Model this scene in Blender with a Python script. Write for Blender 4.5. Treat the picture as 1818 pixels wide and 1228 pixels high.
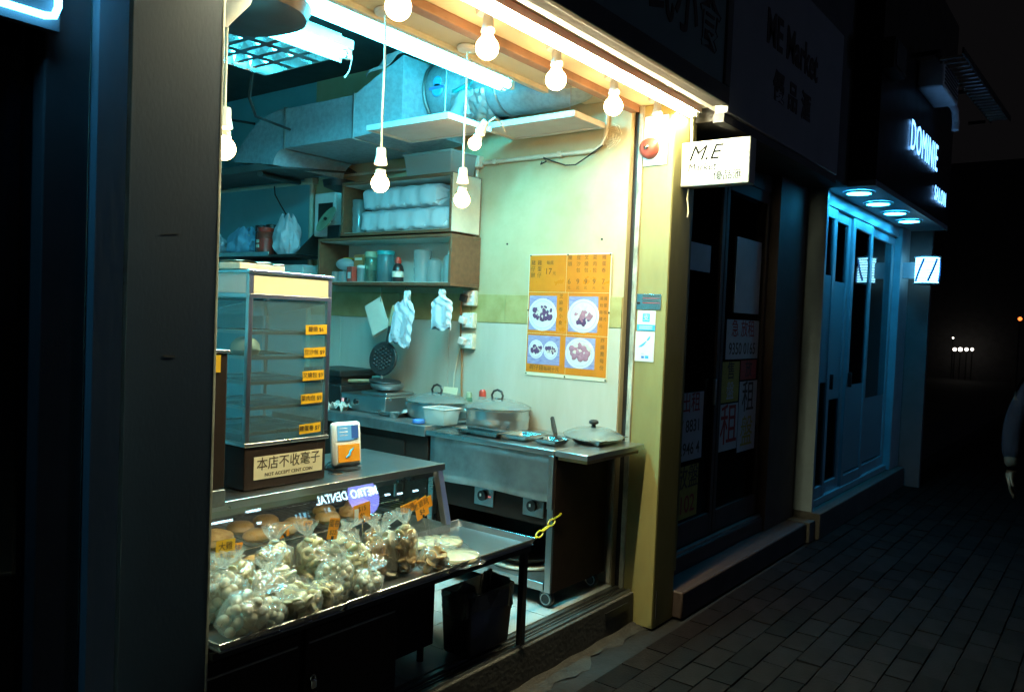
import bpy, bmesh, math, random
from mathutils import Matrix, Vector, Euler
R_ = math.radians
random.seed(7)
for o in list(bpy.data.objects):
    bpy.data.objects.remove(o)
SC = bpy.context.scene
COL = SC.collection

# ------------------------------------------------------------------ camera
cd = bpy.data.cameras.new('camera')
cam = bpy.data.objects.new('camera', cd)
COL.objects.link(cam)
cd.sensor_width = 36.0
cd.sensor_fit = 'HORIZONTAL'
cd.lens = 36.0 * 1427 / 1818
cd.clip_start = 0.05
cd.clip_end = 400
cam.matrix_world = Matrix(((0.60737, 0.00278, -0.79441, 0.0),
                           (-0.79344, 0.05260, -0.60638, 0.0),
                           (0.04009, 0.99861, 0.03415, 1.55),
                           (0, 0, 0, 1)))
cd.dof.use_dof = True
cd.dof.focus_distance = 3.4
cd.dof.aperture_fstop = 8.0
SC.camera = cam

# ------------------------------------------------------------------ night sky
w = bpy.data.worlds.new('World')
SC.world = w
w.use_nodes = True
nt = w.node_tree
bg = nt.nodes['Background']
sky = nt.nodes.new('ShaderNodeTexSky')
sky.sky_type = 'NISHITA'
sky.sun_disc = False
sky.sun_elevation = R_(-6)
sky.sun_rotation = R_(200)
glow = nt.nodes.new('ShaderNodeMix')          # town glow on the night sky
glow.data_type = 'RGBA'
glow.blend_type = 'ADD'
glow.inputs['Factor'].default_value = 1.0
nt.links.new(sky.outputs['Color'], glow.inputs['A'])
glow.inputs['B'].default_value = (0.06, 0.055, 0.06, 1)
nt.links.new(glow.outputs['Result'], bg.inputs['Color'])
bg.inputs['Strength'].default_value = 0.05

# ------------------------------------------------------------------ render set-up, exposure
SC.render.engine = 'CYCLES'
SC.view_settings.view_transform = 'Standard'
SC.view_settings.look = 'None'
SC.view_settings.exposure = 0.0
SC.view_settings.gamma = 1.0
SC.view_settings.use_curve_mapping = False
cy = SC.cycles
cy.use_denoising = True
cy.max_bounces = 8
cy.diffuse_bounces = 4
cy.glossy_bounces = 4
cy.transmission_bounces = 6
cy.transparent_max_bounces = 24
cy.caustics_reflective = False
cy.caustics_refractive = False
cy.sample_clamp_indirect = 4.0
cy.use_adaptive_sampling = True
cy.adaptive_threshold = 0.015

# light levels of the lamps the place has
BULB = 58.0
TUBE = 440.0
TUBE_IN = 200.0

# ------------------------------------------------------------------ materials
MT = {}
def _mat(name):
    m = bpy.data.materials.new(name)
    m.use_nodes = True
    MT[name] = m
    n = m.node_tree
    return m, n, n.nodes['Principled BSDF']

def mat(name, col, rough=0.5, metal=0.0, dirt=0.25, dirt_col=None, scale=6.0, bump=0.0, bscale=60.0,
        rvar=0.12, streak=None, spec=None, trans=0.0, sss=0.0, detail=5.0):
    """Principled surface whose colour, gloss and relief vary with noise."""
    m, n, b = _mat(name)
    L = n.links.new
    tc = n.nodes.new('ShaderNodeTexCoord')
    mp = n.nodes.new('ShaderNodeMapping')
    L(tc.outputs['Object'], mp.inputs['Vector'])
    if streak:
        mp.inputs['Scale'].default_value = streak
    ns = n.nodes.new('ShaderNodeTexNoise')
    ns.inputs['Scale'].default_value = scale
    ns.inputs['Detail'].default_value = detail
    ns.inputs['Roughness'].default_value = 0.62
    L(mp.outputs['Vector'], ns.inputs['Vector'])
    cr = n.nodes.new('ShaderNodeValToRGB')
    cr.color_ramp.elements[0].position = 0.36
    cr.color_ramp.elements[1].position = 0.68
    L(ns.outputs['Fac'], cr.inputs['Fac'])
    dc = dirt_col or tuple(c * 0.45 for c in col)
    mx = n.nodes.new('ShaderNodeMix')
    mx.data_type = 'RGBA'
    mx.inputs['A'].default_value = (*col, 1)
    mx.inputs['B'].default_value = (*dc, 1)
    mu = n.nodes.new('ShaderNodeMath')
    mu.operation = 'MULTIPLY'
    mu.inputs[1].default_value = dirt
    L(cr.outputs['Color'], mu.inputs[0])
    L(mu.outputs[0], mx.inputs['Factor'])
    L(mx.outputs['Result'], b.inputs['Base Color'])
    b.inputs['Metallic'].default_value = metal
    mr = n.nodes.new('ShaderNodeMapRange')
    mr.inputs['To Min'].default_value = max(0.02, rough - rvar)
    mr.inputs['To Max'].default_value = min(1.0, rough + rvar)
    L(ns.outputs['Fac'], mr.inputs['Value'])
    L(mr.outputs['Result'], b.inputs['Roughness'])
    if spec is not None:
        b.inputs['Specular IOR Level'].default_value = spec
    if trans:
        b.inputs['Transmission Weight'].default_value = trans
    if sss:
        b.inputs['Subsurface Weight'].default_value = sss
        b.inputs['Subsurface Radius'].default_value = (0.02, 0.012, 0.006)
    if bump:
        n2 = n.nodes.new('ShaderNodeTexNoise')
        n2.inputs['Scale'].default_value = bscale
        n2.inputs['Detail'].default_value = 4
        L(mp.outputs['Vector'], n2.inputs['Vector'])
        bp = n.nodes.new('ShaderNodeBump')
        bp.inputs['Strength'].default_value = bump
        bp.inputs['Distance'].default_value = 0.004
        L(n2.outputs['Fac'], bp.inputs['Height'])
        L(bp.outputs['Normal'], b.inputs['Normal'])
    return m

def emit(name, col, strength, base=0.8):
    m, n, b = _mat(name)
    b.inputs['Base Color'].default_value = (base, base, base, 1)
    b.inputs['Emission Color'].default_value = (*col, 1)
    b.inputs['Emission Strength'].default_value = strength
    return m

def clear(name, tint=(1, 1, 1), rough=0.02, ior=1.5, haze=0.0, haze_col=(0.8, 0.85, 0.85), bump=0.0, bscale=40, gain=1.0):
    """Thin clear sheet: see-through with a Fresnel sheen, optionally a little cloudy."""
    m, n, b = _mat(name)
    L = n.links.new
    n.nodes.remove(b)
    out = n.nodes['Material Output']
    tr = n.nodes.new('ShaderNodeBsdfTransparent')
    tr.inputs['Color'].default_value = (*tint, 1)
    gl = n.nodes.new('ShaderNodeBsdfGlossy')
    gl.inputs['Roughness'].default_value = rough
    lw = n.nodes.new('ShaderNodeLayerWeight')            # Schlick sheen, the same from both sides of the sheet
    lw.inputs['Blend'].default_value = 0.5
    pw = n.nodes.new('ShaderNodeMath')
    pw.operation = 'POWER'
    pw.inputs[1].default_value = 4.0
    L(lw.outputs['Facing'], pw.inputs[0])
    fr = n.nodes.new('ShaderNodeMath')
    fr.operation = 'MULTIPLY_ADD'
    f0 = ((ior - 1) / (ior + 1)) ** 2
    fr.inputs[1].default_value = 0.85 - f0
    fr.inputs[2].default_value = f0
    L(pw.outputs[0], fr.inputs[0])
    mg = n.nodes.new('ShaderNodeMath')
    mg.operation = 'MULTIPLY'
    mg.use_clamp = True
    mg.inputs[1].default_value = gain
    L(fr.outputs[0], mg.inputs[0])
    mx = n.nodes.new('ShaderNodeMixShader')
    L(mg.outputs[0], mx.inputs[0])
    L(tr.outputs[0], mx.inputs[1])
    L(gl.outputs[0], mx.inputs[2])
    last = mx
    if bump:
        tc = n.nodes.new('ShaderNodeTexCoord')
        ns = n.nodes.new('ShaderNodeTexNoise')
        ns.inputs['Scale'].default_value = bscale
        ns.inputs['Detail'].default_value = 3
        ns.inputs['Distortion'].default_value = 1.2
        L(tc.outputs['Object'], ns.inputs['Vector'])
        bp = n.nodes.new('ShaderNodeBump')
        bp.inputs['Strength'].default_value = bump
        bp.inputs['Distance'].default_value = 0.01
        L(ns.outputs['Fac'], bp.inputs['Height'])
        L(bp.outputs['Normal'], gl.inputs['Normal'])
    if haze:
        df = n.nodes.new('ShaderNodeBsdfDiffuse')
        df.inputs['Color'].default_value = (*haze_col, 1)
        tl = n.nodes.new('ShaderNodeBsdfTranslucent')
        tl.inputs['Color'].default_value = (*haze_col, 1)
        ad = n.nodes.new('ShaderNodeMixShader')
        L(df.outputs[0], ad.inputs[1])
        L(tl.outputs[0], ad.inputs[2])
        m2 = n.nodes.new('ShaderNodeMixShader')
        m2.inputs[0].default_value = haze
        L(mx.outputs[0], m2.inputs[1])
        L(ad.outputs[0], m2.inputs[2])
        last = m2
    L(last.outputs[0], out.inputs['Surface'])
    return m

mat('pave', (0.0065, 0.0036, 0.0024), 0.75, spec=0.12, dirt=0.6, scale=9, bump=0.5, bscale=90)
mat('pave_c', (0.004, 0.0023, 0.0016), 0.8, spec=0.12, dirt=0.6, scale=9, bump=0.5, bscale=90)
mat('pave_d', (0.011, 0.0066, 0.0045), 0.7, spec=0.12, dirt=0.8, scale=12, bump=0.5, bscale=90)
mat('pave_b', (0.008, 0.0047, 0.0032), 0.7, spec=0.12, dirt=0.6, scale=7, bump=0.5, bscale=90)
mat('mortar', (0.006, 0.005, 0.0045), 0.9, dirt=0.5, scale=12, bump=0.4)
mat('concrete', (0.075, 0.072, 0.062), 0.8, dirt=0.7, dirt_col=(0.05, 0.045, 0.04), scale=5, bump=0.5, bscale=50)
mat('cement_dark', (0.030, 0.027, 0.023), 0.85, dirt=0.9, dirt_col=(0.012, 0.010, 0.008), scale=9, bump=0.6, bscale=60)
mat('asphalt', (0.05, 0.05, 0.05), 0.8, dirt=0.4, scale=20, bump=0.6, bscale=200)
mat('tile_floor', (0.62, 0.66, 0.64), 0.3, dirt=0.4, scale=5, bump=0.05)
mat('grout', (0.25, 0.25, 0.24), 0.9)
mat('wall_paint', (0.52, 0.46, 0.285), 0.62, dirt=0.45, dirt_col=(0.33, 0.27, 0.125), scale=3.2, bump=0.12, bscale=35)
mat('wall_panel', (0.57, 0.55, 0.47), 0.38, dirt=0.55, dirt_col=(0.36, 0.33, 0.20), scale=3.4, bump=0.08, bscale=20, streak=(1, 1, .22))
mat('wall_band', (0.44, 0.39, 0.17), 0.42, dirt=0.6, dirt_col=(0.28, 0.22, 0.05), scale=9, bump=0.08)
mat('wall_inner', (0.20, 0.50, 0.56), 0.5, dirt=0.4, dirt_col=(0.12, 0.34, 0.40), scale=3, bump=0.1, bscale=30)
mat('pillar_paint', (0.30, 0.265, 0.10), 0.5, dirt=0.7, dirt_col=(0.17, 0.14, 0.05), scale=4, bump=0.1, bscale=30, streak=(1, 1, .3))
mat('pillar_edge', (0.62, 0.62, 0.5), 0.5, dirt=0.9, dirt_col=(0.12, 0.11, 0.08), scale=14, streak=(1, 1, .35), bump=0.2)
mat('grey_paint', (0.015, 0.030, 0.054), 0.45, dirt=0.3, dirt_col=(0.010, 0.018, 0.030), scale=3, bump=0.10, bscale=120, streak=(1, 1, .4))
mat('blue_grey', (0.34, 0.48, 0.52), 0.42, dirt=0.4, scale=4, bump=0.1, streak=(1, 1, .3))
mat('scuff', (0.03, 0.03, 0.03), 0.8)
mat('soffit', (0.70, 0.64, 0.46), 0.55, dirt=0.3, dirt_col=(0.5, 0.38, 0.2), scale=3)
mat('trim_brown', (0.24, 0.13, 0.075), 0.5, dirt=0.5, scale=8)
mat('white_metal', (0.74, 0.75, 0.72), 0.4, dirt=0.25, scale=8)
mat('white_plastic', (0.80, 0.80, 0.76), 0.35, dirt=0.15, scale=10)
mat('cream_plastic', (0.70, 0.66, 0.52), 0.4, dirt=0.3, scale=10)
mat('ceiling_dark', (0.06, 0.075, 0.075), 0.8, dirt=0.4)
mat('steel', (0.58, 0.60, 0.60), 0.30, metal=1.0, dirt=0.25, dirt_col=(0.40, 0.41, 0.40), scale=7, rvar=0.10, streak=(1, .25, 1))
mat('steel_worn', (0.44, 0.46, 0.46), 0.40, metal=0.9, dirt=0.7, dirt_col=(0.14, 0.14, 0.13), scale=5, rvar=0.15, bump=0.06, bscale=25)
mat('steel_bright', (0.72, 0.72, 0.70), 0.2, metal=1.0, dirt=0.3, scale=10, rvar=0.08)
mat('galvanised', (0.30, 0.42, 0.47), 0.42, metal=0.2, dirt=0.55, dirt_col=(0.18, 0.25, 0.28), scale=34, rvar=0.12, detail=2)
mat('silver_wrap', (0.62, 0.65, 0.66), 0.35, metal=0.6, dirt=0.5, scale=14, bump=0.8, bscale=24)
mat('chrome', (0.8, 0.8, 0.8), 0.12, metal=1.0, dirt=0.1)
mat('dark_steel', (0.03, 0.028, 0.026), 0.45, metal=0.4, dirt=0.5, scale=8, bump=0.1)
mat('dark_panel', (0.026, 0.016, 0.012), 0.55, spec=0.18, dirt=0.5, scale=6, bump=0.08)
mat('black_plastic', (0.016, 0.016, 0.016), 0.4, dirt=0.2)
mat('cast_iron', (0.02, 0.019, 0.018), 0.55, dirt=0.5, scale=30, bump=0.3)
mat('wood_brown', (0.17, 0.075, 0.035), 0.45, dirt=0.6, dirt_col=(0.07, 0.03, 0.015), scale=4, streak=(8, .6, 8), bump=0.1)
mat('wood_light', (0.55, 0.40, 0.22), 0.55, dirt=0.4, scale=6, streak=(8, 8, .7))
mat('shelf_white', (0.62, 0.64, 0.58), 0.5, dirt=0.35, scale=5)
mat('orange_card', (0.80, 0.30, 0.012), 0.5, dirt=0.25, dirt_col=(0.72, 0.2, 0.01), scale=9)
mat('yellow_card', (0.80, 0.45, 0.018), 0.45, dirt=0.15, scale=12)
mat('poster_card', (0.66, 0.215, 0.014), 0.3, dirt=0.5, dirt_col=(0.44, 0.11, 0.006), scale=5)
mat('poster_film', (0.74, 0.74, 0.52), 0.3, dirt=0.2)
mat('ink', (0.05, 0.028, 0.012), 0.6)
mat('ink_faint', (0.10, 0.04, 0.008), 0.6)
mat('ink_black', (0.003, 0.003, 0.003), 0.7, spec=0.1)
mat('ink_red', (0.35, 0.02, 0.015), 0.6)
mat('photo_blue', (0.22, 0.23, 0.48), 0.3, dirt=0.6, dirt_col=(0.42, 0.46, 0.62), scale=26, streak=(1, 1, 5))
mat('plate_white', (0.70, 0.74, 0.75), 0.3, dirt=0.35, dirt_col=(0.45, 0.52, 0.6), scale=18)
mat('food_dark', (0.12, 0.06, 0.16), 0.4, dirt=0.6, scale=40)
mat('food_pink', (0.45, 0.22, 0.30), 0.4, dirt=0.6, scale=40)
mat('food_pale', (0.68, 0.66, 0.62), 0.4, dirt=0.4, scale=40)
mat('cream_sign', (0.78, 0.72, 0.50), 0.4, dirt=0.3, dirt_col=(0.6, 0.5, 0.28), scale=7)
mat('paper', (0.72, 0.70, 0.58), 0.7, dirt=0.25, scale=8)
mat('sign_white', (0.46, 0.47, 0.45), 0.45, dirt=0.2, scale=6)
mat('paper_white', (0.70, 0.70, 0.68), 0.6, dirt=0.15)
mat('paper_grey', (0.50, 0.50, 0.52), 0.6, dirt=0.3)
mat('poster_yellow', (0.42, 0.34, 0.05), 0.6, dirt=0.4, scale=20)
mat('poster_red', (0.42, 0.06, 0.04), 0.6, dirt=0.4)
mat('bell_red', (0.36, 0.07, 0.05), 0.4, dirt=0.3, scale=12)
mat('blue_print', (0.05, 0.42, 0.72), 0.45, dirt=0.1)
mat('blue_plastic', (0.07, 0.22, 0.62), 0.35, dirt=0.2)
mat('red_plastic', (0.55, 0.05, 0.03), 0.35, dirt=0.2)
mat('teal_plastic', (0.02, 0.36, 0.38), 0.4, dirt=0.2)
mat('green_plate', (0.30, 0.40, 0.26), 0.45, dirt=0.4, scale=12)
mat('grey_wall_dark', (0.09, 0.085, 0.085), 0.7, dirt=0.4, scale=4, bump=0.2)
mat('brown_wall', (0.05, 0.031, 0.025), 0.65, dirt=0.4, scale=4, bump=0.15)
mat('sign_grey', (0.34, 0.35, 0.40), 0.4, dirt=0.25, scale=3)
mat('sign_teal', (0.20, 0.30, 0.32), 0.4, dirt=0.25, scale=3)
mat('sign_ink', (0.055, 0.028, 0.018), 0.6)
mat('sign_black', (0.012, 0.011, 0.012), 0.35, dirt=0.2)
mat('ac_white', (0.7, 0.7, 0.7), 0.5, dirt=0.3)
mat('white_frame', (0.30, 0.38, 0.42), 0.35, dirt=0.3, scale=6)
mat('liner', (0.15, 0.16, 0.17), 0.25, dirt=0.3, scale=14, bump=0.5, bscale=18)
mat('bin_body', (0.02, 0.016, 0.016), 0.5, dirt=0.3)
mat('chain_yellow', (0.70, 0.52, 0.03), 0.4, dirt=0.15)
mat('bread', (0.70, 0.45, 0.16), 0.3, dirt=0.8, dirt_col=(0.78, 0.60, 0.32), scale=10, bump=0.15, bscale=60)
mat('bread_top', (0.72, 0.52, 0.22), 0.6, dirt=0.7, dirt_col=(0.5, 0.27, 0.08), scale=45, bump=0.8, bscale=70)
mat('cake_pale', (0.70, 0.60, 0.36), 0.55, dirt=0.5, dirt_col=(0.60, 0.46, 0.22), scale=12, bump=0.12)
mat('snack_white', (0.82, 0.79, 0.62), 0.5, dirt=0.4, dirt_col=(0.6, 0.52, 0.3), scale=22, bump=0.1)
mat('snack_tan', (0.74, 0.55, 0.27), 0.55, dirt=0.6, dirt_col=(0.42, 0.24, 0.08), scale=30, bump=0.2)
mat('snack_brown', (0.56, 0.32, 0.12), 0.55, dirt=0.6, dirt_col=(0.55, 0.34, 0.12), scale=30, bump=0.2)
mat('snack_cream', (0.80, 0.73, 0.45), 0.5, dirt=0.5, dirt_col=(0.56, 0.46, 0.2), scale=24, bump=0.12)
mat('bun_white', (0.72, 0.70, 0.62), 0.5, dirt=0.2, bump=0.1)
mat('cloth', (0.52, 0.52, 0.46), 0.9, dirt=0.5, scale=20, bump=0.4)
mat('bag_white', (0.66, 0.74, 0.80), 0.42, dirt=0.2, dirt_col=(0.5, 0.62, 0.74), scale=12, bump=0.35, bscale=22)
mat('bag_blue', (0.28, 0.58, 0.80), 0.42, dirt=0.25, scale=12, bump=0.35, bscale=22)
mat('foam', (0.72, 0.74, 0.72), 0.6, dirt=0.15, scale=10)
mat('sauce_dark', (0.03, 0.02, 0.018), 0.3)
mat('sauce_red', (0.30, 0.05, 0.03), 0.3)
mat('label_red', (0.48, 0.05, 0.03), 0.45, dirt=0.3, scale=30)
mat('label_brown', (0.36, 0.15, 0.05), 0.45, dirt=0.3, scale=20)
mat('soot', (0.025, 0.027, 0.026), 0.7, dirt=0.5, scale=30)
mat('glass_lid', (0.26, 0.32, 0.31), 0.2, metal=0.5, dirt=0.3, scale=8)
mat('copper_pale', (0.60, 0.50, 0.30), 0.5, dirt=0.3)
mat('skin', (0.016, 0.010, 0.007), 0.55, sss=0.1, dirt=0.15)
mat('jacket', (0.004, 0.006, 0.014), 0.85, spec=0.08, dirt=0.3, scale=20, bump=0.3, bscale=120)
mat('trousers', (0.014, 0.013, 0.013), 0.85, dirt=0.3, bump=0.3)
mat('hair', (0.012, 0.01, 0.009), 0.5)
mat('jacket_trim', (0.02, 0.10, 0.13), 0.5)
clear('glass', (0.93, 0.97, 0.96), 0.012, 1.5)
clear('glass_case', (0.94, 0.97, 0.96), 0.008, 1.52, gain=1.7)
clear('glass_steam', (0.80, 0.90, 0.90), 0.05, 1.5, haze=0.10, haze_col=(0.5, 0.66, 0.68))
clear('glass_dark', (0.35, 0.42, 0.45), 0.01, 1.55)
clear('film', (0.98, 0.98, 0.98), 0.09, 1.6, haze=0.20, haze_col=(0.96, 0.93, 0.80), bump=1.0, bscale=34, gain=2.6)
clear('film_flat', (0.97, 0.97, 0.97), 0.10, 1.5, haze=0.05, haze_col=(0.9, 0.9, 0.85), bump=0.8, bscale=30, gain=2.2)
clear('film_foam', (0.96, 0.97, 0.98), 0.14, 1.5, haze=0.5, haze_col=(0.8, 0.9, 0.95), bump=0.9, bscale=22, gain=1.8)
clear('plastic_clear', (0.86, 0.93, 0.93), 0.12, 1.5, haze=0.30, haze_col=(0.72, 0.82, 0.82), bump=0.2, bscale=15)
clear('plastic_milky', (0.7, 0.78, 0.78), 0.2, 1.5, haze=0.55, haze_col=(0.66, 0.76, 0.74))
clear('bottle_green', (0.5, 0.82, 0.7), 0.1, 1.5, haze=0.25, haze_col=(0.4, 0.7, 0.55))
clear('bottle_cyan', (0.5, 0.82, 0.86), 0.1, 1.5, haze=0.3, haze_col=(0.35, 0.7, 0.76))
clear('frosted', (0.4, 0.6, 0.68), 0.25, 1.5, haze=0.72, haze_col=(0.55, 0.66, 0.70))
emit('bulb_glow', (1.0, 0.60, 0.24), BULB)
emit('tube_glow', (1.0, 0.94, 0.58), TUBE)
emit('tube_cold', (0.06, 0.78, 1.0), TUBE_IN)
emit('troffer_glow', (0.05, 0.72, 1.0), 120.0)
emit('neon_blue', (0.08, 0.5, 1.0), 18.0)
emit('letter_glow', (0.16, 0.46, 1.0), 4.5)
emit('downlight_glow', (0.03, 0.50, 1.0), 75.0)
emit('barber_glow', (0.28, 0.75, 1.0), 6.0)
emit('screen_glow', (0.16, 0.60, 0.85), 0.75, 0.02)
emit('screen_dark', (0.02, 0.20, 0.6), 0.5, 0.02)
emit('dental_glow', (0.55, 0.85, 1.0), 22.0)
emit('dental_disc', (0.22, 0.24, 0.85), 11.0)
emit('far_lamp', (1.0, 0.92, 0.8), 5.0)
emit('far_green', (0.1, 0.8, 0.3), 2.0)
emit('far_orange', (1.0, 0.18, 0.03), 3.0)
emit('case_glow', (1.0, 0.90, 0.68), 15.0)
emit('pilot_red', (1.0, 0.06, 0.02), 0.7)

# ------------------------------------------------------------------ mesh helpers
def wloc(o):
    v = Vector((0, 0, 0))
    while o is not None:
        v += o.location
        o = o.parent
    return v

class MB:
    """Collects shapes; build() links them as ONE mesh object."""
    def __init__(s):
        s.v = []; s.f = []
    def add(s, vs, fs, M=None):
        b = len(s.v)
        s.v += [tuple(M @ Vector(p)) for p in vs] if M is not None else [tuple(p) for p in vs]
        s.f += [tuple(i + b for i in f) for f in fs]
        return s
    def box(s, c, d, rot=None):
        x, y, z = (k / 2 for k in d)
        vs = [(sx * x, sy * y, sz * z) for sz in (-1, 1) for sy in (-1, 1) for sx in (-1, 1)]
        fs = [(0, 2, 3, 1), (4, 5, 7, 6), (0, 1, 5, 4), (2, 6, 7, 3), (0, 4, 6, 2), (1, 3, 7, 5)]
        M = Matrix.Translation(c)
        if rot is not None:
            M = M @ Euler(rot).to_matrix().to_4x4()
        return s.add(vs, fs, M)
    def span(s, x0, x1, y0, y1, z0, z1):
        return s.box(((x0 + x1) / 2, (y0 + y1) / 2, (z0 + z1) / 2), (x1 - x0, y1 - y0, z1 - z0))
    def quad(s, a, b, c, d):
        return s.add([a, b, c, d], [(0, 1, 2, 3)])
    def lathe(s, prof, c=(0, 0, 0), n=24, M=None, cap=True):
        vs, fs = [], []
        for r, z in prof:
            for k in range(n):
                a = 2 * math.pi * k / n
                vs.append((r * math.cos(a), r * math.sin(a), z))
        m = len(prof)
        for i in range(m - 1):
            for k in range(n):
                k2 = (k + 1) % n
                fs.append((i * n + k, i * n + k2, (i + 1) * n + k2, (i + 1) * n + k))
        if cap:
            if prof[0][0] > 1e-5: fs.append(tuple(range(n - 1, -1, -1)))
            if prof[-1][0] > 1e-5: fs.append(tuple((m - 1) * n + k for k in range(n)))
        T = Matrix.Translation(c)
        return s.add(vs, fs, T @ M if M is not None else T)
    def cyl(s, c, r, h, axis='z', n=20, r2=None):
        M = {'z': Matrix(), 'x': Matrix.Rotation(math.pi / 2, 4, 'Y'), 'y': Matrix.Rotation(-math.pi / 2, 4, 'X')}[axis]
        return s.lathe([(r, -h / 2), (r if r2 is None else r2, h / 2)], c, n, M)
    def ball(s, c, r, n=16, m=10, sc=(1, 1, 1), rot=None):
        prof = [(r * math.sin(math.pi * i / m), -r * math.cos(math.pi * i / m)) for i in range(m + 1)]
        prof[0] = (0.0005 * r, -r); prof[-1] = (0.0005 * r, r)
        M = Matrix.Diagonal((*sc, 1))
        if rot: M = Euler(rot).to_matrix().to_4x4() @ M
        return s.lathe(prof, c, n, M)
    def torus(s, c, R, r, n=20, m=8, M=None, arc=2 * math.pi):
        pts = [(R * math.cos(arc * k / n), R * math.sin(arc * k / n), 0) for k in range(n + (0 if arc > 6.28 else 1))]
        if M is not None: pts = [tuple(M @ Vector(p)) for p in pts]
        pts = [(p[0] + c[0], p[1] + c[1], p[2] + c[2]) for p in pts]
        return s.tube(pts, r, m, closed=arc > 6.28)
    def tube(s, pts, r, n=8, closed=False, cap=True):
        P = [Vector(p) for p in pts]
        m = len(P)
        vs, fs = [], []
        ref = None
        for i in range(m):
            a = P[(i - 1) % m] if (closed or i > 0) else P[i]
            b = P[(i + 1) % m] if (closed or i < m - 1) else P[i]
            t = (b - a).normalized()
            if ref is None:
                ref = Vector((0, 0, 1)) if abs(t.z) < 0.9 else Vector((1, 0, 0))
            u = (ref - t * ref.dot(t)).normalized()
            ref = u
            q = t.cross(u)
            rr = r[i] if isinstance(r, (list, tuple)) else r
            for k in range(n):
                an = 2 * math.pi * k / n
                vs.append(P[i] + u * (rr * math.cos(an)) + q * (rr * math.sin(an)))
        e = m if closed else m - 1
        for i in range(e):
            j = (i + 1) % m
            for k in range(n):
                k2 = (k + 1) % n
                fs.append((i * n + k, i * n + k2, j * n + k2, j * n + k))
        if cap and not closed:
            fs.append(tuple(range(n - 1, -1, -1)))
            fs.append(tuple((m - 1) * n + k for k in range(n)))
        return s.add(vs, fs)
    def grid(s, fn, nu, nv, closed_u=False):
        vs = [fn(i / (nu if closed_u else nu - 1), j / (nv - 1)) for j in range(nv) for i in range(nu)]
        fs = []
        for j in range(nv - 1):
            for i in range(nu if closed_u else nu - 1):
                i2 = (i + 1) % nu
                fs.append((j * nu + i, j * nu + i2, (j + 1) * nu + i2, (j + 1) * nu + i))
        return s.add(vs, fs)
    def mesh(s, name, m, smooth=True, off=None):
        me = bpy.data.meshes.new(name)
        vs = s.v if off is None else [(a - off[0], b - off[1], c - off[2]) for a, b, c in s.v]
        me.from_pydata(vs, [], s.f)
        me.update()
        if smooth:
            me.shade_smooth()
            me.set_sharp_from_angle(angle=R_(38))
        if m: me.materials.append(MT[m])
        return me
    def build(s, name, m, parent=None, world=True, bevel=0.0, smooth=True):
        """world: shapes are in world coordinates; otherwise in the parent's own space."""
        if parent is None:
            xs, ys, zs = zip(*s.v)
            off = Vector(((min(xs) + max(xs)) / 2, (min(ys) + max(ys)) / 2, min(zs)))
            o = bpy.data.objects.new(name, s.mesh(name, m, smooth, off))
            o.location = off
        else:
            o = bpy.data.objects.new(name, s.mesh(name, m, smooth, wloc(parent) if world else None))
            o.parent = parent
        COL.objects.link(o)
        if bevel:
            bv = o.modifiers.new('bevel', 'BEVEL')
            bv.width = bevel; bv.segments = 2; bv.limit_method = 'ANGLE'; bv.angle_limit = R_(40)
        return o

def tag(o, label, cat, group=None, kind=None):
    o['label'] = label
    if cat: o['category'] = cat
    if group: o['group'] = group
    if kind: o['kind'] = kind
    return o

def thing(name, label, cat, loc=(0, 0, 0), rz=0.0, group=None, rot=None):
    o = bpy.data.objects.new(name, None)
    COL.objects.link(o)
    o.empty_display_size = 0.1
    o.location = loc
    o.rotation_euler = rot if rot else (0, 0, rz)
    return tag(o, label, cat, group)

def struct(o):
    o['kind'] = 'structure'
    return o

def inst(name, me, parent, loc=(0, 0, 0), rot=(0, 0, 0), sc=None):
    o = bpy.data.objects.new(name, me)
    COL.objects.link(o)
    o.parent = parent
    o.location = loc
    o.rotation_euler = rot
    if sc: o.scale = sc
    return o

def copy_tree(o, parent=None):
    c = o.copy()
    COL.objects.link(c)
    c.parent = parent
    for ch in list(o.children):
        copy_tree(ch, c)
    return c

XS, YS = Vector((1, 0, 0)), Vector((0, 0, 1))           # lettering that faces the street
XW_, YW_ = Vector((0, -1, 0)), Vector((0, 0, 1))         # lettering that faces the shop's left
def text(name, s, size, m, parent, org, xd=XS, yd=YS, ext=0.0004, align='CENTER', sx=1.0, shear=0.0, world=True, space=1.0, bold=0.0):
    cu = bpy.data.curves.new('t', 'FONT')
    cu.body = s
    cu.size = size
    cu.align_x = align
    cu.align_y = 'CENTER'
    cu.extrude = ext
    cu.shear = shear
    cu.space_character = space
    cu.offset = bold
    cu.resolution_u = 3
    ob = bpy.data.objects.new('t', cu)
    COL.objects.link(ob)
    dg = bpy.context.evaluated_depsgraph_get()
    me = bpy.data.meshes.new_from_object(ob.evaluated_get(dg))
    bpy.data.objects.remove(ob)
    bpy.data.curves.remove(cu)
    zd = xd.cross(yd)
    o_ = Vector(org) - (wloc(parent) if (world and parent is not None) else Vector((0, 0, 0)))
    M = Matrix(((xd.x * sx, yd.x, zd.x, o_.x), (xd.y * sx, yd.y, zd.y, o_.y), (xd.z * sx, yd.z, zd.z, o_.z), (0, 0, 0, 1)))
    me.transform(M)
    me.materials.clear()
    me.materials.append(MT[m])
    o = bpy.data.objects.new(name, me)
    COL.objects.link(o)
    o.parent = parent
    return o

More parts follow.
